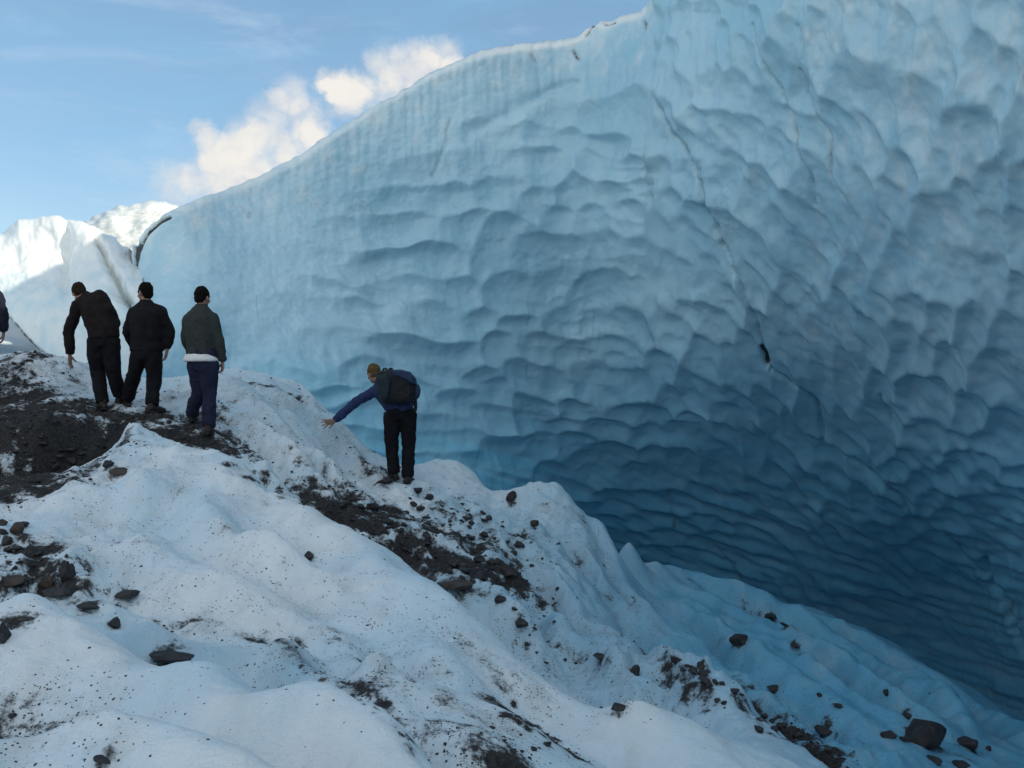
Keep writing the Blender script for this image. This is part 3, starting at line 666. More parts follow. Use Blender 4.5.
def hump_disp(px, py, P3, R):
    h = (5 * perlin(px / 30, py / 22, seed=111) + 2.5 * perlin(px / 11, py / 9, seed=112)) * R / F
    dirt = 0.40 + 0.06 * sstep(212, 228, py)  # greying stands in for the shade on the hump, put into colour
    return h, dict(dirt=dirt, blue=np.zeros(px.shape), white=np.ones(px.shape) * 1.35)
def build_hump():
    cp = np.linspace(th_of(60), th_of(290), 260)
    top = curve([(60,235),(80,221),(90,214),(105,209),(120,206),(140,203),(160,202),(175,205),(200,212),(290,240)])
    bot = curve([(60,330),(290,330)])
    ctrl = [(60,240,24),(100,215,24),(100,260,22.5),(150,205,24.5),(150,260,22.5),(220,215,25),(220,260,23),(290,240,26),(60,330,22),(150,330,21.5),(290,330,23)]
    o = ice_sheet('snow_hump', cp, np.linspace(0, 1, 120), top, bot, ctrl, [], hump_disp, 14.0, [(0.5, 0.03), (2, 0.0), (5, -0.6), (10, -2)], M['ice'])
    tag(o, 'low grey snow hump on the skyline behind the black crack in the ice', 'snow hump')

# ------------------------------------------------------------------ people
EXPOSURE = 0.95
def unit(v): v = np.asarray(v, float); return v / (np.linalg.norm(v) + 1e-12)
def crom(P, n):
    P = np.asarray(P, float); Q = np.vstack([2 * P[0] - P[1], P, 2 * P[-1] - P[-2]]); out = []
    for i in range(1, len(Q) - 2):
        for t in np.linspace(0, 1, n, endpoint=False):
            a, b, c, d = Q[i-1], Q[i], Q[i+1], Q[i+2]
            out.append(0.5 * (2*b + (c-a)*t + (2*a-5*b+4*c-d)*t*t + (3*b-a-3*c+d)*t**3))
    out.append(Q[-2]); return np.array(out)
def tube(pts, rad, lat=(1, 0, 0), seg=18, n=5):
    """closed tube through points; rad = radius or (across, deep) per point"""
    rad = np.array([(r, r) if np.isscalar(r) else r for r in rad], float)
    C = crom(pts, n); R = np.maximum(crom(rad, n), 0.002)
    T = np.gradient(C, axis=0); V, Fc = [], []
    lat = np.asarray(lat, float)
    for i in range(len(C)):
        t = unit(T[i]); l = lat - t * (lat @ t)
        if np.linalg.norm(l) < 0.15: l = np.array([0, 1.0, 0.1]) - t * (np.array([0, 1.0, 0.1]) @ t)
        l = unit(l); d = np.cross(t, l)
        for k in range(seg):
            a = 2 * math.pi * k / seg
            V.append(C[i] + l * math.cos(a) * R[i, 0] + d * math.sin(a) * R[i, 1])
    for i in range(len(C) - 1):
        for k in range(seg):
            a, b = i * seg + k, i * seg + (k + 1) % seg
            Fc.append((a, b, b + seg, a + seg))
    n0 = len(V); V.append(C[0]); V.append(C[-1]); L = (len(C) - 1) * seg
    for k in range(seg):
        Fc.append((n0, (k + 1) % seg, k)); Fc.append((n0 + 1, L + k, L + (k + 1) % seg))
    return np.array(V), Fc
def ball(c, axes, radii, nu=18, nv=12):
    ax = np.array([unit(a) for a in axes]); V, Fc = [], []
    for j in range(1, nv):
        ph = math.pi * j / nv
        for i in range(nu):
            th = 2 * math.pi * i / nu
            q = np.array([math.sin(ph) * math.cos(th), math.sin(ph) * math.sin(th), math.cos(ph)]) * radii
            V.append(np.asarray(c) + q @ ax)
    for j in range(nv - 2):
        for i in range(nu):
            a, b = j * nu + i, j * nu + (i + 1) % nu; Fc.append((a, a + nu, b + nu, b))
    n0 = len(V); V.append(np.asarray(c) + ax[2] * radii[2]); V.append(np.asarray(c) - ax[2] * radii[2])
    L = (nv - 2) * nu
    for i in range(nu):
        Fc.append((n0, i, (i + 1) % nu)); Fc.append((n0 + 1, L + (i + 1) % nu, L + i))
    return np.array(V), Fc
def fuse(name, pieces, mat, parent=None, voxel=0.012, smooth=2, wrinkle=0.0, wscale=(9, 9, 5), origin=None, seed=0):
    """one continuous skin over overlapping closed pieces"""
    V, Fc, o = [], [], 0
    for v, f in pieces:
        V.append(v); Fc += [tuple(i + o for i in q) for q in f]; o += len(v)
    V = np.concatenate(V)
    if origin is not None: V = V - origin
    me = bpy.data.meshes.new('tmp'); me.from_pydata(V.tolist(), [], Fc); me.update()
    ob = bpy.data.objects.new('tmp', me); col.objects.link(ob)
    md = ob.modifiers.new('r', 'REMESH'); md.mode = 'VOXEL'; md.voxel_size = voxel
    if smooth:
        sm = ob.modifiers.new('s', 'SMOOTH'); sm.iterations = smooth; sm.factor = 0.5
    dg = bpy.context.evaluated_depsgraph_get(); dg.update()
    m2 = bpy.data.meshes.new_from_object(ob.evaluated_get(dg))
    bpy.data.objects.remove(ob); bpy.data.meshes.remove(me)
    m2.name = name
    nv = len(m2.vertices); co = np.empty(nv * 3, np.float32); m2.vertices.foreach_get('co', co); co = co.reshape(-1, 3).astype(float)
    if wrinkle:
        nr = np.empty(nv * 3, np.float32); m2.vertices.foreach_get('normal', nr); nr = nr.reshape(-1, 3)
        w = fbm(co[:, 0] * wscale[0], co[:, 1] * wscale[1], co[:, 2] * wscale[2], oct=2, seed=seed)
        fold = 0.5 - np.abs(perlin(co[:, 0] * wscale[0] * 1.3, co[:, 1] * wscale[1] * 1.3, co[:, 2] * wscale[2] * 2.2 + co[:, 0] * 6, seed=seed + 5))
        co = co + nr * (wrinkle * (0.7 * w + 1.0 * fold))[:, None]
        m2.vertices.foreach_set('co', co.astype(np.float32).ravel())
    m2.polygons.foreach_set('use_smooth', np.ones(len(m2.polygons), bool)); m2.update()
    return link(name, m2, mat, parent)

def hand_pieces(w, d, s, n, curl=0.5, spread=0.12, size=1.0):
    """w wrist, d towards the finger tips, s towards the thumb, n the way the palm faces"""
    d, n = unit(d), unit(n); s = unit(s - d * (np.asarray(s) @ d)); n = np.cross(d, s) * (1 if np.cross(d, s) @ n > 0 else -1)
    k = size; out = [tube([w - d*.03*k, w + d*.02*k, w + d*.06*k, w + d*.095*k], [(.024*k,.019*k), (.034*k,.018*k), (.041*k,.016*k), (.039*k,.012*k)], lat=s, seg=12, n=3)]
    for i, (off, ln) in enumerate([(.030, .92), (.010, 1.0), (-.010, .95), (-.029, .76)]):
        b = w + d*.088*k + s*off*k; dirn = unit(d + s * off / .03 * spread)
        p = [b - dirn*.02*k, b]; a = 0.0
        for L, c in ((.045, .5), (.028, .9), (.022, .6)):
            a += curl * c; p.append(p[-1] + (dirn * math.cos(a) + n * math.sin(a)) * L * ln * k)
        out.append(tube(p, [.0095*k, .0098*k, .009*k, .0082*k, .0065*k], lat=s, seg=8, n=2))
    b = w + d*.025*k + s*.028*k; td = unit(d * 0.75 + s * 0.65 + n * 0.25)
    out.append(tube([b - td*.015*k, b + td*.03*k, b + (td + n*.25*curl)*.06*k, b + (td*.85 + d*.2 + n*.4*curl)*.085*k], [.014*k, .0125*k, .0105*k, .0075*k], lat=n, seg=8, n=2))
    return out

def head_pieces(c, f, u):
    f = unit(f); u = unit(np.asarray(u) - f * (np.asarray(u) @ f)); r = np.cross(f, u); A = (r, f, u); c = np.asarray(c)
    g = lambda x, y, z: c + r * x + f * y + u * z
    out = [ball(g(0, -.012, .022), A, (.076, .092, .098)), ball(g(0, .022, -.045), A, (.058, .066, .076)), ball(g(0, .062, -.088), A, (.030, .028, .024))]
    out.append(tube([g(0, .090, .012), g(0, .104, -.018), g(0, .112, -.034), g(0, .092, -.042)], [.010, .012, .015, .010], lat=r, seg=8, n=2))      # nose
    out.append(ball(g(0, .083, .028), A, (.052, .014, .011)))                                                                                      # brow
    for sx in (-1, 1):
        out.append(ball(g(sx * .030, .078, .008), A, (.013, .010, .009)))                                                                           # eyes
        out.append(ball(g(sx * .078, -.008, -.012), A, (.009, .020, .032)))                                                                         # ears
        out.append(ball(g(sx * .045, .055, -.03), A, (.022, .022, .022)))
    out.append(ball(g(0, .088, -.062), A, (.024, .010, .008)))                                                                                      # mouth
    return out
def hair_pieces(c, f, u, long=0.0):
    f = unit(f); u = unit(np.asarray(u) - f * (np.asarray(u) @ f)); r = np.cross(f, u); A = (r, f, u); c = np.asarray(c)
    g = lambda x, y, z: c + r * x + f * y + u * z
    return [ball(g(0, -.026, .040), A, (.081, .090, .089)), ball(g(0, -.050, -.012), A, (.070, .056, .070 + long)), ball(g(0, .026, .078), A, (.054, .050, .028)),
            ball(g(.066, .005, .02), A, (.014, .026, .045)), ball(g(-.066, .005, .02), A, (.014, .026, .045))]

CL = {}
def cloth(name, c1, c2, scale=14, rough=0.9):
    if name not in CL: CL[name] = simple_mat(name, c1, c2, scale, rough, 0.35, 0.004, 0.2)
    return CL[name]

def make_person(S):
    Y0 = S['Y']; J = {}
    for k, v in S['joints'].items():
        px, py, dy = v; J[k] = at(px, py, Y0 + dy)
    fx = 0.5 * (J['ankle_l'] + J['ankle_r'])
    sole = {s: J['ankle_' + s] - np.array([0, 0, .085]) for s in 'lr'}
    gap = [ground_z(*sole[s][:2]) - sole[s][2] for s in 'lr']
    dz = min(gap) + 0.35 * (max(gap) - min(gap)) - 0.015
    print('person', S['label'][:30], 'gaps', [round(g, 3) for g in gap], 'dz', round(dz, 3))
    for k in J: J[k] = J[k] + np.array([0, 0, dz])
    for s in 'lr':            # each foot down onto its own bit of ground
        g = ground_z(*J['ankle_' + s][:2]); J['ankle_' + s][2] = g + .075
    O = np.array([fx[0], fx[1], ground_z(fx[0], fx[1])])
    for k_ in ('sh_l', 'sh_r'): J[k_] = J[k_] + unit(J['waist'] - J['neck']) * .058 + (J['neck'] - J[k_]) * np.array([.10, .10, 0])
    lat = unit(J['sh_r'] - J['sh_l']); hl = unit(J['hip_r'] - J['hip_l'])
    up = unit(J['neck'] - J['waist']); f, u = np.asarray(S['face']), np.asarray(S.get('head_up', (0, 0, 1)))
    bulk = S.get('bulk', 1.0)
    # body: one skin from head to ankles
    B = head_pieces(J['head'], f, u)
    hb = J['head'] - unit(u) * .06 - unit(f) * .02
    B.append(tube([hb + unit(u)*.03, 0.5 * (hb + J['neck']), J['neck'] - up*.05], [.054, .053, .062], lat=lat))
    pel = 0.5 * (J['hip_l'] + J['hip_r'])
    B.append(tube([J['neck'] - up*.01, J['chest'], J['waist'], pel + up*.06, pel - up*.02], [(.09,.06), (.165,.105), (.140,.095), (.150,.105), (.12,.09)], lat=lat, seg=20))
    for s in 'lr':
        B.append(tube([J['sh_'+s], J['el_'+s], J['wr_'+s]], [.048, .040, .027], lat=lat, seg=12))
        B.append(tube([J['chest'] + up*.08, J['sh_'+s]], [.06, .05], lat=up, seg=12))
        B.append(tube([J['hip_'+s], J['kn_'+s], J['ankle_'+s]], [.075, .052, .036], lat=hl, seg=12))
        h = S['hand_' + s]
        B += hand_pieces(J['wr_'+s], np.array(h['d'], float), np.array(h['s'], float), np.array(h['n'], float), h.get('curl', .5), h.get('spread', .1), h.get('size', 1.0))
    body = fuse('person', B, MP['skin'], None, 0.0075, 1, origin=O); body.location = O
    tag(body, S['label'], 'person', S.get('group'))
    fuse('hair', hair_pieces(J['head'], f, u, S.get('long', 0)), S['hair'], body, 0.010, 1, 0.012, (30, 30, 18), O, 3)
    # upper garment
    b = bulk
    hem = J['hem']
    D = [tube([J['neck'] + up*.015, J['neck'] - up*.05, J['chest'] + up*.04, 0.5*(J['chest']+J['waist']), J['waist'], hem], [(.075,.07), (.150*b,.105), (.198*b,.14*b), (.188*b,.14*b), (.178*b,.132*b), (.186*b,.138*b)], lat=lat, seg=24)]
    D.append(tube([J['neck'] + 0.42 * (hb - J['neck']) + up * .01, J['neck'] - up*.02, J['neck'] - up*.06], [.064, .074, (.11, .085)], lat=lat))
    for s in 'lr':
        e = J['el_'+s]; w = J['wr_'+s]; a = J['sh_'+s]
        D.append(tube([a + 0.55*(J['neck']-a), a + 0.2*(J['neck']-a), a, 0.5*(a+e), e, 0.5*(e+w), w - unit(w-e)*.01], [.066, .078*b, .080*b, .068*b, .062*b, .057*b, .047], lat=lat, seg=14))
    fuse(S['top'][0], D, S['top'][1], body, 0.013, 2, 0.017, (7, 7, 5), O, 11 + len(S['label']))
    if 'shirt' in S:
        p1, p2 = at(*S['shirt'][0][:2], Y0) , at(*S['shirt'][1][:2], Y0)
        a1, a2 = J['hem'] + np.array([0, 0, .03]), J['hem'] - np.array([0, 0, S['shirt_drop']])
        fuse('shirt', [tube([a1, 0.5*(a1+a2), a2], [(.184*b,.140*b), (.212*b,.168*b), (.216*b,.172*b)], lat=lat, seg=24)], S['shirt_mat'], body, 0.010, 1, 0.004, (9,9,5), O, 5)
    # trousers
    Tt = [tube([J['waist'] + 0.1*(pel-J['waist']), pel + np.array([0,0,.06]), pel - np.array([0,0,.05])], [(.160,.118), (.180,.135), (.150,.120)], lat=hl, seg=22)]
    for s in 'lr':
        h, k, a = J['hip_'+s], J['kn_'+s], J['ankle_'+s]; lw = S.get('leg', 1.0)
        Tt.append(tube([h + np.array([0,0,.05]), h, 0.5*(h+k), k, 0.5*(k+a), a + unit(k-a)*.02], [.105*lw, .112*lw, .098*lw, .083*lw, .079*lw, .072*lw], lat=hl, seg=16))
    fuse(S['legs'][0], Tt, S['legs'][1], body, 0.013, 2, 0.017, (7, 7, 4.5), O, 23 + len(S['label']))
    for s in 'lr':
        a = J['ankle_'+s]; td = unit(S['toe_'+s]); g0 = a - np.array([0,0,.075]); sd = np.cross(td, (0,0,1))
        sole_ = tube([g0 - td*.085 + np.array([0,0,.014]), g0 - td*.05 + np.array([0,0,.014]), g0 + td*.06 + np.array([0,0,.012]), g0 + td*.15 + np.array([0,0,.014]), g0 + td*.195 + np.array([0,0,.018])], [(.030,.014), (.040,.016), (.042,.014), (.050,.014), (.028,.012)], lat=sd, seg=14)
        up_ = [tube([g0 - td*.07 + np.array([0,0,.035]), g0 + np.array([0,0,.055]), g0 + td*.08 + np.array([0,0,.05]), g0 + td*.18 + np.array([0,0,.03])], [(.030,.030), (.040,.045), (.043,.038), (.036,.022)], lat=sd, seg=14),
               tube([a + np.array([0,0,.06]), a - np.array([0,0,.03])], [.055, .050], lat=sd, seg=14)]
        bt = fuse('boot', up_, MP['boot'], body, 0.009, 1, 0, origin=O)
        fuse('sole', [sole_], MP['sole'], bt, 0.007, 1, 0, origin=O)
    return body, J, O

def build_people():
    MP.update(skin=simple_mat('skin', (.24,.135,.10), (.32,.18,.135), 20, .55, .1, .002), boot=simple_mat('boot_leather', (.018,.014,.012), (.04,.032,.028), 30, .6), sole=simple_mat('boot_rubber', (.012,.012,.012), (.03,.03,.03), 40, .8))
    hb = simple_mat('brown_hair', (.012,.008,.006), (.032,.021,.014), 90, .95, .5, .006, .08); hd = simple_mat('dark_hair', (.005,.004,.004), (.012,.009,.008), 90, .95, .5, .006, .08); hs = simple_mat('sandy_hair', (.07,.05,.022), (.13,.09,.045), 90, .95, .5, .006, .08)
    black = cloth('black_cloth', (.0045,.0045,.006), (.009,.009,.012)); blackb = cloth('black_brown_shell', (.007,.005,.0055), (.014,.010,.011)); navy = cloth('dark_navy_shell', (.009,.010,.020), (.016,.018,.034))
    trous = cloth('black_trouser', (.004,.004,.006), (.008,.008,.011)); jeans = cloth('dark_blue_denim', (.010,.013,.030), (.018,.023,.05), 30); olive = cloth('grey_green_knit', (.024,.030,.030), (.038,.044,.043), 40)
    blue = cloth('navy_blue_fleece', (.016,.028,.080), (.026,.042,.115), 20); white = cloth('white_cotton', (.55,.56,.56), (.68,.68,.68), 20)
    G1 = 'people standing on the dark rise'
    down = dict(d=(0.1, .05, -1), s=(0, 1, 0), n=(1, 0, 0))
    # stooping man
    make_person(dict(Y=13.5, label='person in a dark jacket stooping to the left with one arm hanging down', group=G1, face=(-.32, .74, -.58), head_up=(-.42, .34, .85), hair=hb, top=('jacket', blackb), legs=('trousers', trous), bulk=1.03, leg=1.02,
        joints=dict(head=(79.5,293.5,.18), neck=(87,297,.12), chest=(96.5,309,.06), waist=(103,331,0), hem=(103.5,338,0), sh_l=(75,303,.09), sh_r=(109,306,.02), el_l=(69,331,.10), wr_l=(69.8,355,.12), el_r=(114.5,324,.10), wr_r=(108,333,.26),
            hip_l=(96,343,0), hip_r=(111,343,0), kn_l=(97.5,372,.05), kn_r=(113.5,373,.02), ankle_l=(103,402,-.05), ankle_r=(120,403.5,.12)),
        hand_l=dict(d=(-.02,.08,-1), s=(.2,1,0), n=(1,-.1,0), curl=.35), hand_r=dict(d=(-.6,.5,-.4), s=(0,.4,1), n=(-.3,-1,0), curl=.8), toe_l=(-.75,.6,0), toe_r=(.2,.95,0)))
    # man with the head turned left
    make_person(dict(Y=13.3, label='person all in black standing with legs apart and head turned left', group=G1, face=(-.80,.58,-.12), hair=hd, top=('jacket', black), legs=('trousers', trous), bulk=1.06,
        joints=dict(head=(145,293,.02), neck=(146.5,303,0), chest=(147.5,318,0), waist=(147,341,0), hem=(147,351,0), sh_l=(132.5,310,.02), sh_r=(163,309.5,.0), el_l=(128.3,331,.06), wr_l=(133,347,.20), el_r=(169,331,.02), wr_r=(167,350,.02),
            hip_l=(139.5,356,0), hip_r=(153.5,356,0), kn_l=(133,377,.08), kn_r=(154,380,.03), ankle_l=(127.5,399,.28), ankle_r=(151.5,410.5,-.08)),
        hand_l=dict(d=(.5,.6,-.6), s=(0,.5,1), n=(.6,-1,0), curl=.8), hand_r=dict(d=(-.18,0,-1), s=(0,1,0), n=(-1,0,0), curl=.9), toe_l=(-.5,.85,0), toe_r=(.65,.75,0)))
    # man in the grey-green jumper
    make_person(dict(Y=12.8, label='person in a grey-green jumper over a white shirt and dark blue jeans', group=G1, face=(.35,.92,-.15), hair=hd, top=('jumper', olive), legs=('jeans', jeans), bulk=.97, shirt=((200,361),(200,369)), shirt_drop=.058, shirt_mat=white,
        joints=dict(head=(202.6,302,.04), neck=(201.5,312,0), chest=(201,328,0), waist=(201,350,0), hem=(201,361,0), sh_l=(187.5,320,.05), sh_r=(214,319.5,-.02), el_l=(186.5,342,.10), wr_l=(191,357,.24), el_r=(219.3,346,-.03), wr_r=(222.6,366,.02),
            hip_l=(197,371,.02), hip_r=(209.5,371,-.02), kn_l=(198.8,396,.08), kn_r=(210,398,.0), ankle_l=(191.5,424,.22), ankle_r=(208.5,431,-.10)),
        hand_l=dict(d=(.4,.7,-.5), s=(0,.5,1), n=(.7,-1,0), curl=.8), hand_r=dict(d=(-.02,.1,-1), s=(-.5,.8,0), n=(-1,-.3,0), curl=1.15), toe_l=(-.1,1,0), toe_r=(.05,1,0)))
    # at the very edge of the picture
    make_person(dict(Y=13.4, label='person in a dark navy jacket cut off by the left edge of the picture', group=G1, face=(.05,1,-.1), hair=hd, top=('jacket', navy), legs=('trousers', trous), bulk=1.03,
        joints=dict(head=(-17,275,.02), neck=(-17,285,0), chest=(-17,300,0), waist=(-17,323,0), hem=(-17,335,0), sh_l=(-33,292,.02), sh_r=(-1.5,292,.0), el_l=(-37,314,.02), wr_l=(-35,334,.06), el_r=(3.2,314,.02), wr_r=(3.6,331,.05),
            hip_l=(-24,340,0), hip_r=(-10,340,0), kn_l=(-25,365,.05), kn_r=(-10,366,.05), ankle_l=(-26,394,.05), ankle_r=(-9,394,-.03)),
        hand_l=dict(d=(.05,.1,-1), s=(0,1,0), n=(1,0,0), curl=.6), hand_r=dict(d=(-.1,.05,-1), s=(-.3,1,0), n=(-1,-.2,0), curl=.9), toe_l=(-.1,1,0), toe_r=(.15,1,0)))
    # walker with the pack
    b, J, O = make_person(dict(Y=14.3, label='person in a navy blue top leaning left on the snowy edge with an outstretched hand', face=(-.62,.70,-.30), head_up=(-.3,.15,.95), hair=hs, top=('jacket', blue), legs=('trousers', trous), bulk=.98, leg=1.0,
        joints=dict(head=(373.6,373.5,.18), neck=(381,381,.10), chest=(388,389,.06), waist=(399,406,0), hem=(400.5,411,0), sh_l=(374.5,386,.12), sh_r=(403,381,.02), el_l=(354.5,403,.16), wr_l=(334.5,420.5,.18), el_r=(412.5,396,.20), wr_r=(409,405,.36),
            hip_l=(392,416,0), hip_r=(408,415,0), kn_l=(391.5,447,.04), kn_r=(408.5,448,.04), ankle_l=(394.5,475.5,.02), ankle_r=(407.5,478,-.04)),
        hand_l=dict(d=(-.94,.12,-.22), s=(-.2,.35,-1), n=(-.2,.1,-1), curl=.12, spread=.42, size=1.06), hand_r=dict(d=(-.3,.7,-.5), s=(0,.5,1), n=(-.6,-1,0), curl=.8), toe_l=(-.55,.8,0), toe_r=(.35,.75,0)))
    backpack(J)

def slab(outline, Y, y0, y1, prof=((0, .84), (.18, .97), (.6, 1.0), (.88, .90), (1, .70)), dz=0):
    """puffed bag shape: outline (picture points at depth Y) swept from y0 (at the back) to y1 (towards the viewer)"""
    P = np.array([at(px, py, Y) for px, py in outline]) + np.array([0, 0, dz]); c = P.mean(0); V, Fc = [], []; n = len(P)
    for t, s in prof:
        q = c + (P - c) * s; q[:, 1] = y0 + (y1 - y0) * t; V.append(q)
    V = np.concatenate(V)
    for k in range(len(prof) - 1):
        for i in range(n):
            a, b = k * n + i, k * n + (i + 1) % n; Fc.append((a, b, b + n, a + n))
    Fc.append(tuple(range(n))[::-1]); L = (len(prof) - 1) * n; Fc.append(tuple(range(L, L + n)))
    return V, Fc
def backpack(J):
    Y = 14.3
    dz = J['neck'][2] - at(381, 381, Y + .10)[2]
    black = cloth('black_pack_nylon', (.007,.008,.010), (.014,.016,.02), 25, .65); bl = cloth('blue_pack_nylon', (.012,.026,.06), (.02,.04,.085), 25, .6); tl = cloth('teal_pack_nylon', (.008,.018,.026), (.014,.028,.038), 25, .65)
    O = at(399, 403, Y - .2) + np.array([0, 0, dz])
    root = bpy.data.objects.new('backpack', None); col.objects.link(root); root.location = O; root.empty_display_size = .1
    tag(root, 'bulky black and blue backpack on the back of the person leaning left', 'backpack')
    yb = Y - .08
    out = [(379,373),(383,370.5),(392,370),(402,370.5),(410,372.5),(415,377),(417.5,384),(419,392),(416.5,400),(410,403),(398,404),(387,403.5),(382,400),(379.5,391),(377.8,382)]
    fuse('pack_body', [slab(out, Y, yb, yb - .27, dz=dz)], black, root, .010, 4, .008, (9, 9, 9), O, 3)
    fuse('front_pocket', [slab([(380.5,376),(390,373.5),(394,380),(393,392),(391,400),(384,400.5),(381,391)], Y, yb - .2, yb - .325, dz=dz)], tl, root, .009, 3, .006, (9, 9, 9), O, 4)
    fuse('lid', [slab([(394,369.6),(404,369.8),(412,372),(417,377.5),(419,385),(414,384),(408,379),(399,376.5),(394,375)], Y, yb - .05, yb - .30, dz=dz)], bl, root, .009, 3, .006, (9, 9, 9), O, 6)
    fuse('side_pocket', [slab([(415,383),(420,384),(421.8,389),(420.8,396),(417,401),(414.5,398),(414,389)], Y, yb - .04, yb - .20, dz=dz)], bl, root, .009, 3, .004, (9, 9, 9), O, 7)
    up = np.array([0, 0, dz])
    pt = lambda px, py, y: at(px, py, Y) * np.array([1, 0, 1]) + np.array([0, y, 0]) + up
    fuse('strap', [tube([pt(416.5,398,yb-.1), pt(417,404,yb-.12), pt(416.3,410.5,yb-.12)], [(.022,.008), (.024,.008), (.026,.010)])], black, root, .006, 1, 0, origin=O)
    fuse('buckle', [ball(pt(416.2,409.5,yb-.125), np.eye(3), (.026,.014,.022))], black, root, .006, 0, 0, origin=O)
    fuse('grab_loop', [tube([pt(384,371.5,yb-.06), pt(385,368.8,yb-.06), pt(387.5,368.6,yb-.06), pt(388.5,371,yb-.06)], [.013]*4)], black, root, .006, 1, 0, origin=O)
    fuse('grab_loop', [tube([pt(390,371,yb-.10), pt(391,368.7,yb-.10), pt(393.5,368.9,yb-.10), pt(394.5,371,yb-.10)], [.012]*4)], black, root, .006, 1, 0, origin=O)
    fuse('shoulder_strap', [tube([pt(383,374,yb-.02), pt(378.3,377,yb+.05), pt(377.6,387,yb+.10), pt(382,399,yb+.02)], [(.026,.012)]*4, lat=(0,1,0))], black, root, .008, 1, 0, origin=O)
    fuse('shoulder_strap', [tube([pt(404,373,yb-.02), pt(406,376,yb+.16), pt(407,388,yb+.22), pt(410,399,yb+.04)], [(.026,.012)]*4, lat=(1,0,0))], black, root, .008, 1, 0, origin=O)
MP = {}

# ------------------------------------------------------------------ stones
def rock_arrays(rs, sub_v, sub_f, flat=0.6, cuts=14):
    V = sub_v.copy()
    V = V * (1 + 0.30 * fbm(V[:, 0] * 1.3 + rs.rand() * 50, V[:, 1] * 1.3, V[:, 2] * 1.3, oct=3, seed=rs.randint(99)))[:, None]
    for _ in range(cuts):           # broken faces
        n = unit(rs.normal(size=3)); h = rs.uniform(0.45, 0.8)
        s = V @ n; over = s > h; V[over] -= np.outer(s[over] - h, n) * 0.92
    V = V * np.array([1.0, rs.uniform(.75, 1.0), flat])
    return V
def ico(sub):
    import bmesh
    bm = bmesh.new(); bmesh.ops.create_icosphere(bm, subdivisions=sub, radius=1.0)
    v = np.array([x.co[:] for x in bm.verts]); f = np.array([[w.index for w in q.verts] for q in bm.faces]); bm.free()
    return v, f
def hit_ground(px, py, y0=2.8, y1=30):
    Y = y0
    while Y < y1:
        p = at(px, py, Y)
        if ground_z(p[0], p[1]) >= p[2]: break
        Y += 0.02
    lo, hi = Y - 0.02, Y
    for _ in range(8):
        m = 0.5 * (lo + hi); p = at(px, py, m)
        if ground_z(p[0], p[1]) >= p[2]: hi = m
        else: lo = m
    p = at(px, py, hi); return np.array([p[0], p[1], ground_z(p[0], p[1])])
SPOTS = []
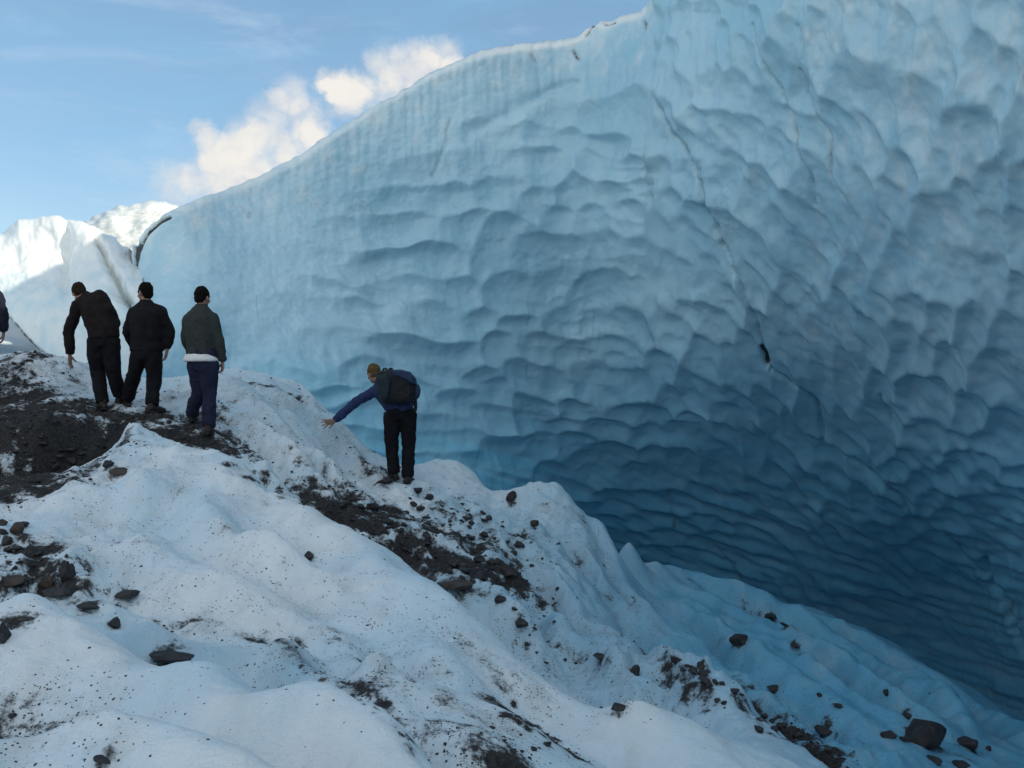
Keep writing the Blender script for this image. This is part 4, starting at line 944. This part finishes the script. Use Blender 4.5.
def build_rocks():
    rs = np.random.RandomState(42); v4, f4 = ico(4); v3, f3 = ico(3)
    def rock(px, py, w, h, label, name='rock', cat='rock', group=None, brown=0.0, sink=.4, yaw=None, cuts=14, tilt=0.0):
        """px, py: foot of the stone; w, h in picture pixels"""
        if w < 40: w, h = w * .88, h * .85
        g = hit_ground(px, py); k = g[1] / F
        SPOTS.append((g[0], g[1], w * k * .62, .62 if w > 9 else .5))
        flat = max(0.28, min(1.25, h / w * 1.15))
        V = rock_arrays(rs, v4 if w > 14 else v3, None, flat, cuts)
        a = rs.uniform(0, 6.28) if yaw is None else yaw
        R = np.array([[math.cos(a), -math.sin(a), 0], [math.sin(a), math.cos(a), 0], [0, 0, 1]])
        V = V @ R.T
        V = V * (w * k * 0.5 / np.abs(V[:, 0]).max())
        if tilt:
            t = math.radians(tilt); V = V @ np.array([[math.cos(t), 0, -math.sin(t)], [0, 1, 0], [math.sin(t), 0, math.cos(t)]]).T
        hz = h * k; V[:, 2] *= hz * (1 + sink) / (V[:, 2].max() - V[:, 2].min())
        V[:, 2] += -V[:, 2].min() - hz * sink
        me = mesh_from_arrays(name, V, f4 if w > 14 else f3, smooth=w <= 14)
        set_attr(me, 'brown', np.full(len(V), brown))
        if w > 14:
            me.polygons.foreach_set('use_smooth', np.ones(len(me.polygons), bool))
        o = link(name, me, M['rock']); o.location = g
        tag(o, label, cat, group); return o
    rock(927, 745, 46, 26, 'biggest dark boulder lying on the blue snow in the hollow, bottom right', 'boulder', 'boulder', yaw=0.4, tilt=-12, sink=.15)
    rock(906, 717, 16, 5, 'thin dark slab just uphill of the big dark boulder in the hollow', 'rock', 'rock')
    rock(889, 736, 20, 8, 'flat dark rock just left of the big dark boulder in the hollow')
    rock(903, 741, 9, 5, 'small dark stone between the flat slab and the big boulder in the hollow', 'stone', 'stone')
    rock(968, 747, 27, 10, 'long dark rock just right of the big dark boulder in the hollow', tilt=-18)
    rock(989, 750, 9, 5, 'small dark stone at the far right end of the stones by the big boulder', 'stone', 'stone')
    rock(934, 762, 18, 6, 'dark flat rock below the big dark boulder, nearest to it', tilt=-8)
    rock(962, 767, 20, 6, 'dark flat rock below and right of the big dark boulder', tilt=-5)
    rock(886, 694, 9, 5, 'lone small dark stone on the bare blue snow above the big boulder', 'stone', 'stone')
    rock(823, 733, 28, 8, 'long low dark rock alone on the snow in the middle of the hollow', tilt=-8)
    rock(838, 706, 20, 3, 'thin dark sliver of rock half sunk in the snow of the hollow', tilt=-24)
    rock(820, 696, 8, 4, 'small dark stone at the upper end of the thin sliver of rock', 'stone', 'stone')
    rock(775, 690, 16, 5, 'low dark rock on the snow right of the debris strip in the hollow')
    rock(739, 643, 22, 10, 'dark pointed rock leaning on a snow hump below the ice spike', tilt=22)
    rock(771, 618, 17, 6, 'flat dark rock below the skyline of the snow floor in the hollow')
    rock(786, 627, 14, 5, 'dark slab just below the flat rock on the upper floor of the hollow', tilt=-20)
    rock(795, 646, 14, 3, 'thin dark stone lowest of the three slabs on the hollow floor', 'stone', 'stone', tilt=-10)
    rock(512, 500, 14, 11, 'grey rock standing on the snowy skyline edge right of the backpacker', brown=.4)
    rock(534, 526, 11, 7, 'brown stone below the skyline rock right of the backpacker', 'stone', 'stone', brown=.8)
    rock(519, 546, 15, 6, 'flat dark stone at the right end of the central debris', 'stone', 'stone', tilt=-12)
    rock(521, 625, 17, 8, 'dark rock below the central debris, alone on white snow')
    rock(557, 590, 5, 4, 'tiny dark pebble alone on the white shoulder above the ice spike', 'pebble', 'pebble')
    rock(500, 602, 14, 8, 'dark stone at the lower right tip of the central debris', 'stone', 'stone')
    rock(508, 575, 18, 8, 'brown-black rock on the right rim of the central debris', brown=.5)
    rock(455, 586, 40, 5, 'long brown slab along the lower edge of the central debris', brown=.7, tilt=-3)
    rock(480, 578, 20, 8, 'dark rock beside the long brown slab in the central debris')
    rock(635, 674, 13, 10, 'dark upright stone on the snow left of the debris strip in the hollow', 'stone', 'stone')
    rock(619, 709, 26, 7, 'low dark rock capped by a smooth snow hump, lower middle', tilt=-6)
    rock(600, 658, 18, 6, 'dark slab in the dirty patch left of the upright stone', tilt=-20)
    rock(309, 558, 13, 8, 'dark three-cornered stone alone on the big smooth snow ridge', 'stone', 'stone', brown=.3)
    rock(67, 580, 21, 24, 'round grey rock standing upright among the flat stones at the left edge', brown=.25, cuts=5)
    rock(17, 534, 20, 14, 'reddish brown rock near the left edge above the flat stones', brown=1.0)
    rock(8, 545, 14, 11, 'dark stone just below the reddish brown rock at the left edge', 'stone', 'stone', brown=.4)
    rock(47, 586, 20, 12, 'brown rock leaning beside the upright grey rock', brown=.9)
    rock(14, 583, 34, 10, 'wide dark brown slab at the left edge beside the upright grey rock', brown=.6)
    rock(60, 594, 44, 7, 'wide flat dark rock directly below the upright grey rock', brown=.2)
    rock(88, 607, 28, 6, 'flat dark rock lowest of those below the upright grey rock')
    rock(114, 627, 17, 12, 'small angular dark rock in the icy trough, left foreground', cuts=12)
    rock(124, 595, 30, 6, 'dark flat rock on the ledge right of the upright grey rock', brown=.15)
    rock(172, 659, 46, 7, 'long flat dark slab lying in the icy trough, left foreground', tilt=-6)
    rock(3, 640, 18, 22, 'dark rock cut by the left edge beside the near snow mound')
    rock(119, 473, 30, 7, 'flat brown rock in the notch behind the big snow ridge', brown=.7)
    rock(108, 466, 14, 7, 'dark stone just behind the flat brown rock in the notch', 'stone', 'stone')
    rock(384, 482, 24, 6, 'flat dark rock beside the left boot of the backpacker', tilt=3)
    rock(430, 499, 12, 6, 'dark stone below the right boot of the backpacker', 'stone', 'stone')
    rock(417, 492, 12, 5, 'dark stone by the right boot of the backpacker', 'stone', 'stone')
    rock(375, 510, 20, 9, 'dark rock below and left of the backpacker', tilt=-15)
    rock(103, 762, 26, 8, 'dark broken slab poking from the near mound, bottom left', brown=.2, tilt=-25)
    rock(12, 717, 10, 5, 'dark stone in the dirty pocket at the bottom left edge', 'stone', 'stone')
    # countable but alike: stones strewn over each patch of debris
    def strew(n, poly, wr, label, group, brown=.3):
        P = np.array(poly, float); lo, hi = P.min(0), P.max(0); c = 0
        while c < n:
            q = lo + (hi - lo) * rs.rand(2); ins = False
            for a, b in zip(P, np.roll(P, -1, 0)):
                if (a[1] > q[1]) != (b[1] > q[1]) and q[0] < (b[0] - a[0]) * (q[1] - a[1]) / (b[1] - a[1]) + a[0]: ins = not ins
            if not ins: continue
            c += 1; w = wr[0] + (wr[1] - wr[0]) * rs.rand()**2
            rock(q[0], q[1], w, w * rs.uniform(.25, .55), label, 'stone', 'stone', group, brown * rs.rand(), tilt=rs.uniform(-25, 10))
    strew(44, [(315,492),(345,495),(400,520),(470,545),(515,575),(505,592),(470,585),(420,562),(370,535),(330,512)], (7, 17), 'dark stone among the debris in the trough below the backpacker', 'stones in the central debris')
    strew(30, [(400,490),(470,505),(520,535),(520,560),(470,545),(420,520)], (5, 12), 'small dark stone on the broken snow just right of the backpacker', 'stones right of the backpacker')
    strew(30, [(665,660),(700,665),(750,700),(805,738),(800,750),(740,722),(690,690)], (8, 18), 'dark stone in the debris strip in the middle of the hollow', 'stones in the hollow debris strip')
    strew(34, [(0,425),(60,420),(120,440),(100,465),(60,480),(20,500),(0,505)], (5, 12), 'dark stone on the bare black rise at the left', 'stones on the dark rise')
    strew(20, [(0,520),(30,525),(60,560),(85,590),(60,600),(0,598)], (6, 15), 'dark stone in the rubble at the left edge below the dark rise', 'stones at the left edge', .7)
    strew(24, [(430,500),(500,520),(540,540),(560,600),(600,660),(560,680),(520,640),(500,560)], (3.5, 9), 'small dark stone scattered on the snow right of the central debris', 'stones scattered on the right snow')
    strew(14, [(490,700),(560,745),(590,768),(520,768),(480,725)], (5, 11), 'dark stone in the dirty hollow at the bottom centre', 'stones at the bottom centre')

    # grime of the debris strips, laid where the stones lie
    def strip(pts, rpx, w):
        for (x0, y0), (x1, y1) in zip(pts[:-1], pts[1:]):
            for t in np.linspace(0, 1, max(2, int(math.hypot(x1 - x0, y1 - y0) / 7)), endpoint=False):
                for _ in range(2):
                    g = hit_ground(x0 + (x1 - x0) * t + rs.normal() * rpx * .5, y0 + (y1 - y0) * t + rs.normal() * rpx * .35)
                    SPOTS.append((g[0], g[1], rpx * g[1] / F * rs.uniform(.5, 1.0), w * rs.uniform(.7, 1.05)))
    strip([(664,661),(690,672),(715,690)], 15, .72); strip([(735,706),(765,722),(803,744)], 13, .72); strip([(820,732),(845,738)], 6, .7)
    strip([(430,505),(470,520),(505,548),(525,590)], 14, .55); strip([(520,625),(560,650),(605,660)], 10, .5); strip([(610,706),(640,700)], 6, .6)
    strip([(495,703),(530,725),(558,748)], 9, .9); strip([(415,748),(470,745),(530,762)], 12, .62); strip([(300,668),(340,684),(390,722),(425,752)], 7, .62)
    strip([(0,530),(40,560),(80,590)], 16, .75); strip([(100,592),(150,605),(180,630)], 5, .6); strip([(0,702),(40,722),(60,745)], 14, .55); strip([(240,632),(290,655),(340,680)], 5, .58)
    strip([(905,724),(950,745),(990,752)], 6, .5); strip([(330,470),(350,490),(375,505)], 10, .6); strip([(205,440),(235,468),(300,500)], 8, .7)

def build_gravel():
    rs = np.random.RandomState(5); v1, f1 = ico(1)
    shapes = [v1 * np.array([1, rs.uniform(.6, 1), rs.uniform(.4, .8)]) * (1 + .35 * rs.normal(size=(len(v1), 1)).clip(-1, 1)) for _ in range(14)]
    N = 420000
    Y = np.exp(rs.uniform(math.log(3.2), math.log(19), N)); X = (rs.uniform(-160, 1080, N) - 512) / F * Y
    dirt = gauss(X, Y, DIRT_SPOTS)
    for pts, r, wgt in DIRT_LINES: dirt = np.maximum(dirt, line_mask(X, Y, pts, r, wgt))
    grit = gauss(X, Y, GRIT_SPOTS)
    cl = 0.5 + 0.5 * fbm(X * 2.2, Y * 2.2, oct=3, seed=77)
    p = np.clip(dirt**1.5 * 0.20 * cl + (dirt > .5) * .04 + grit * 0.11 * np.clip(cl - .35, 0, 1) * 2 + 0.0007, 0, 1)
    sel = rs.rand(N) < p; X, Y, D = X[sel], Y[sel], dirt[sel]
    Z = np.array([ground_z(a, b) for a, b in zip(X, Y)])
    n = len(X); size = np.exp(rs.normal(math.log(.0008), .45, n)) * Y * (0.75 + 0.25 * sstep(5, 9, Y)) * (0.8 + 0.7 * D)
    print('gravel', n)
    Vs, Fs, o = [], [], 0
    for i in range(n):
        s = shapes[rs.randint(14)]; a = rs.rand() * 6.28; c, d = math.cos(a), math.sin(a)
        q = s * size[i]; Vs.append(np.stack([q[:, 0] * c - q[:, 1] * d + X[i], q[:, 0] * d + q[:, 1] * c + Y[i], q[:, 2] + Z[i] + size[i] * .12], 1))
        Fs.append(f1 + o); o += len(s)
    V = np.concatenate(Vs); me = mesh_from_arrays('gravel', V, np.concatenate(Fs), smooth=False)
    set_attr(me, 'brown', np.repeat(rs.rand(n) * .6, len(v1)))
    tag(link('gravel', me, M['rock']), kind='stuff')
M = dict(ground=mat_ground(), ice=mat_ice(), rock=mat_rock())
build_world()
gx, gy, gz = build_ground()
def ground_z(x, y):
    i = int(np.clip(np.searchsorted(gx, x) - 1, 0, len(gx) - 2)); j = int(np.clip(np.searchsorted(gy, y) - 1, 0, len(gy) - 2))
    u = (x - gx[i]) / (gx[i+1] - gx[i]); v = (y - gy[j]) / (gy[j+1] - gy[j])
    return (gz[j, i] * (1-u) + gz[j, i+1] * u) * (1-v) + (gz[j+1, i] * (1-u) + gz[j+1, i+1] * u) * v
build_wall(); build_lump(); build_hump()
build_people(); build_rocks(); stain_ground(SPOTS); build_gravel()

cam = bpy.data.cameras.new('camera'); cam.sensor_width = 36.0; cam.lens = F / 1024 * 36.0
cam.clip_start = 0.05; cam.clip_end = 5000
co_ = bpy.data.objects.new('camera', cam); col.objects.link(co_); co_.rotation_euler = (math.radians(90), 0, 0)
scene.camera = co_
scene.view_settings.view_transform = 'Standard'; scene.view_settings.look = 'None'
scene.view_settings.exposure = EXPOSURE; scene.view_settings.gamma = 1.0
scene.render.engine = 'CYCLES'
scene.cycles.use_denoising = True
scene.cycles.max_bounces = 8; scene.cycles.diffuse_bounces = 5; scene.cycles.glossy_bounces = 3
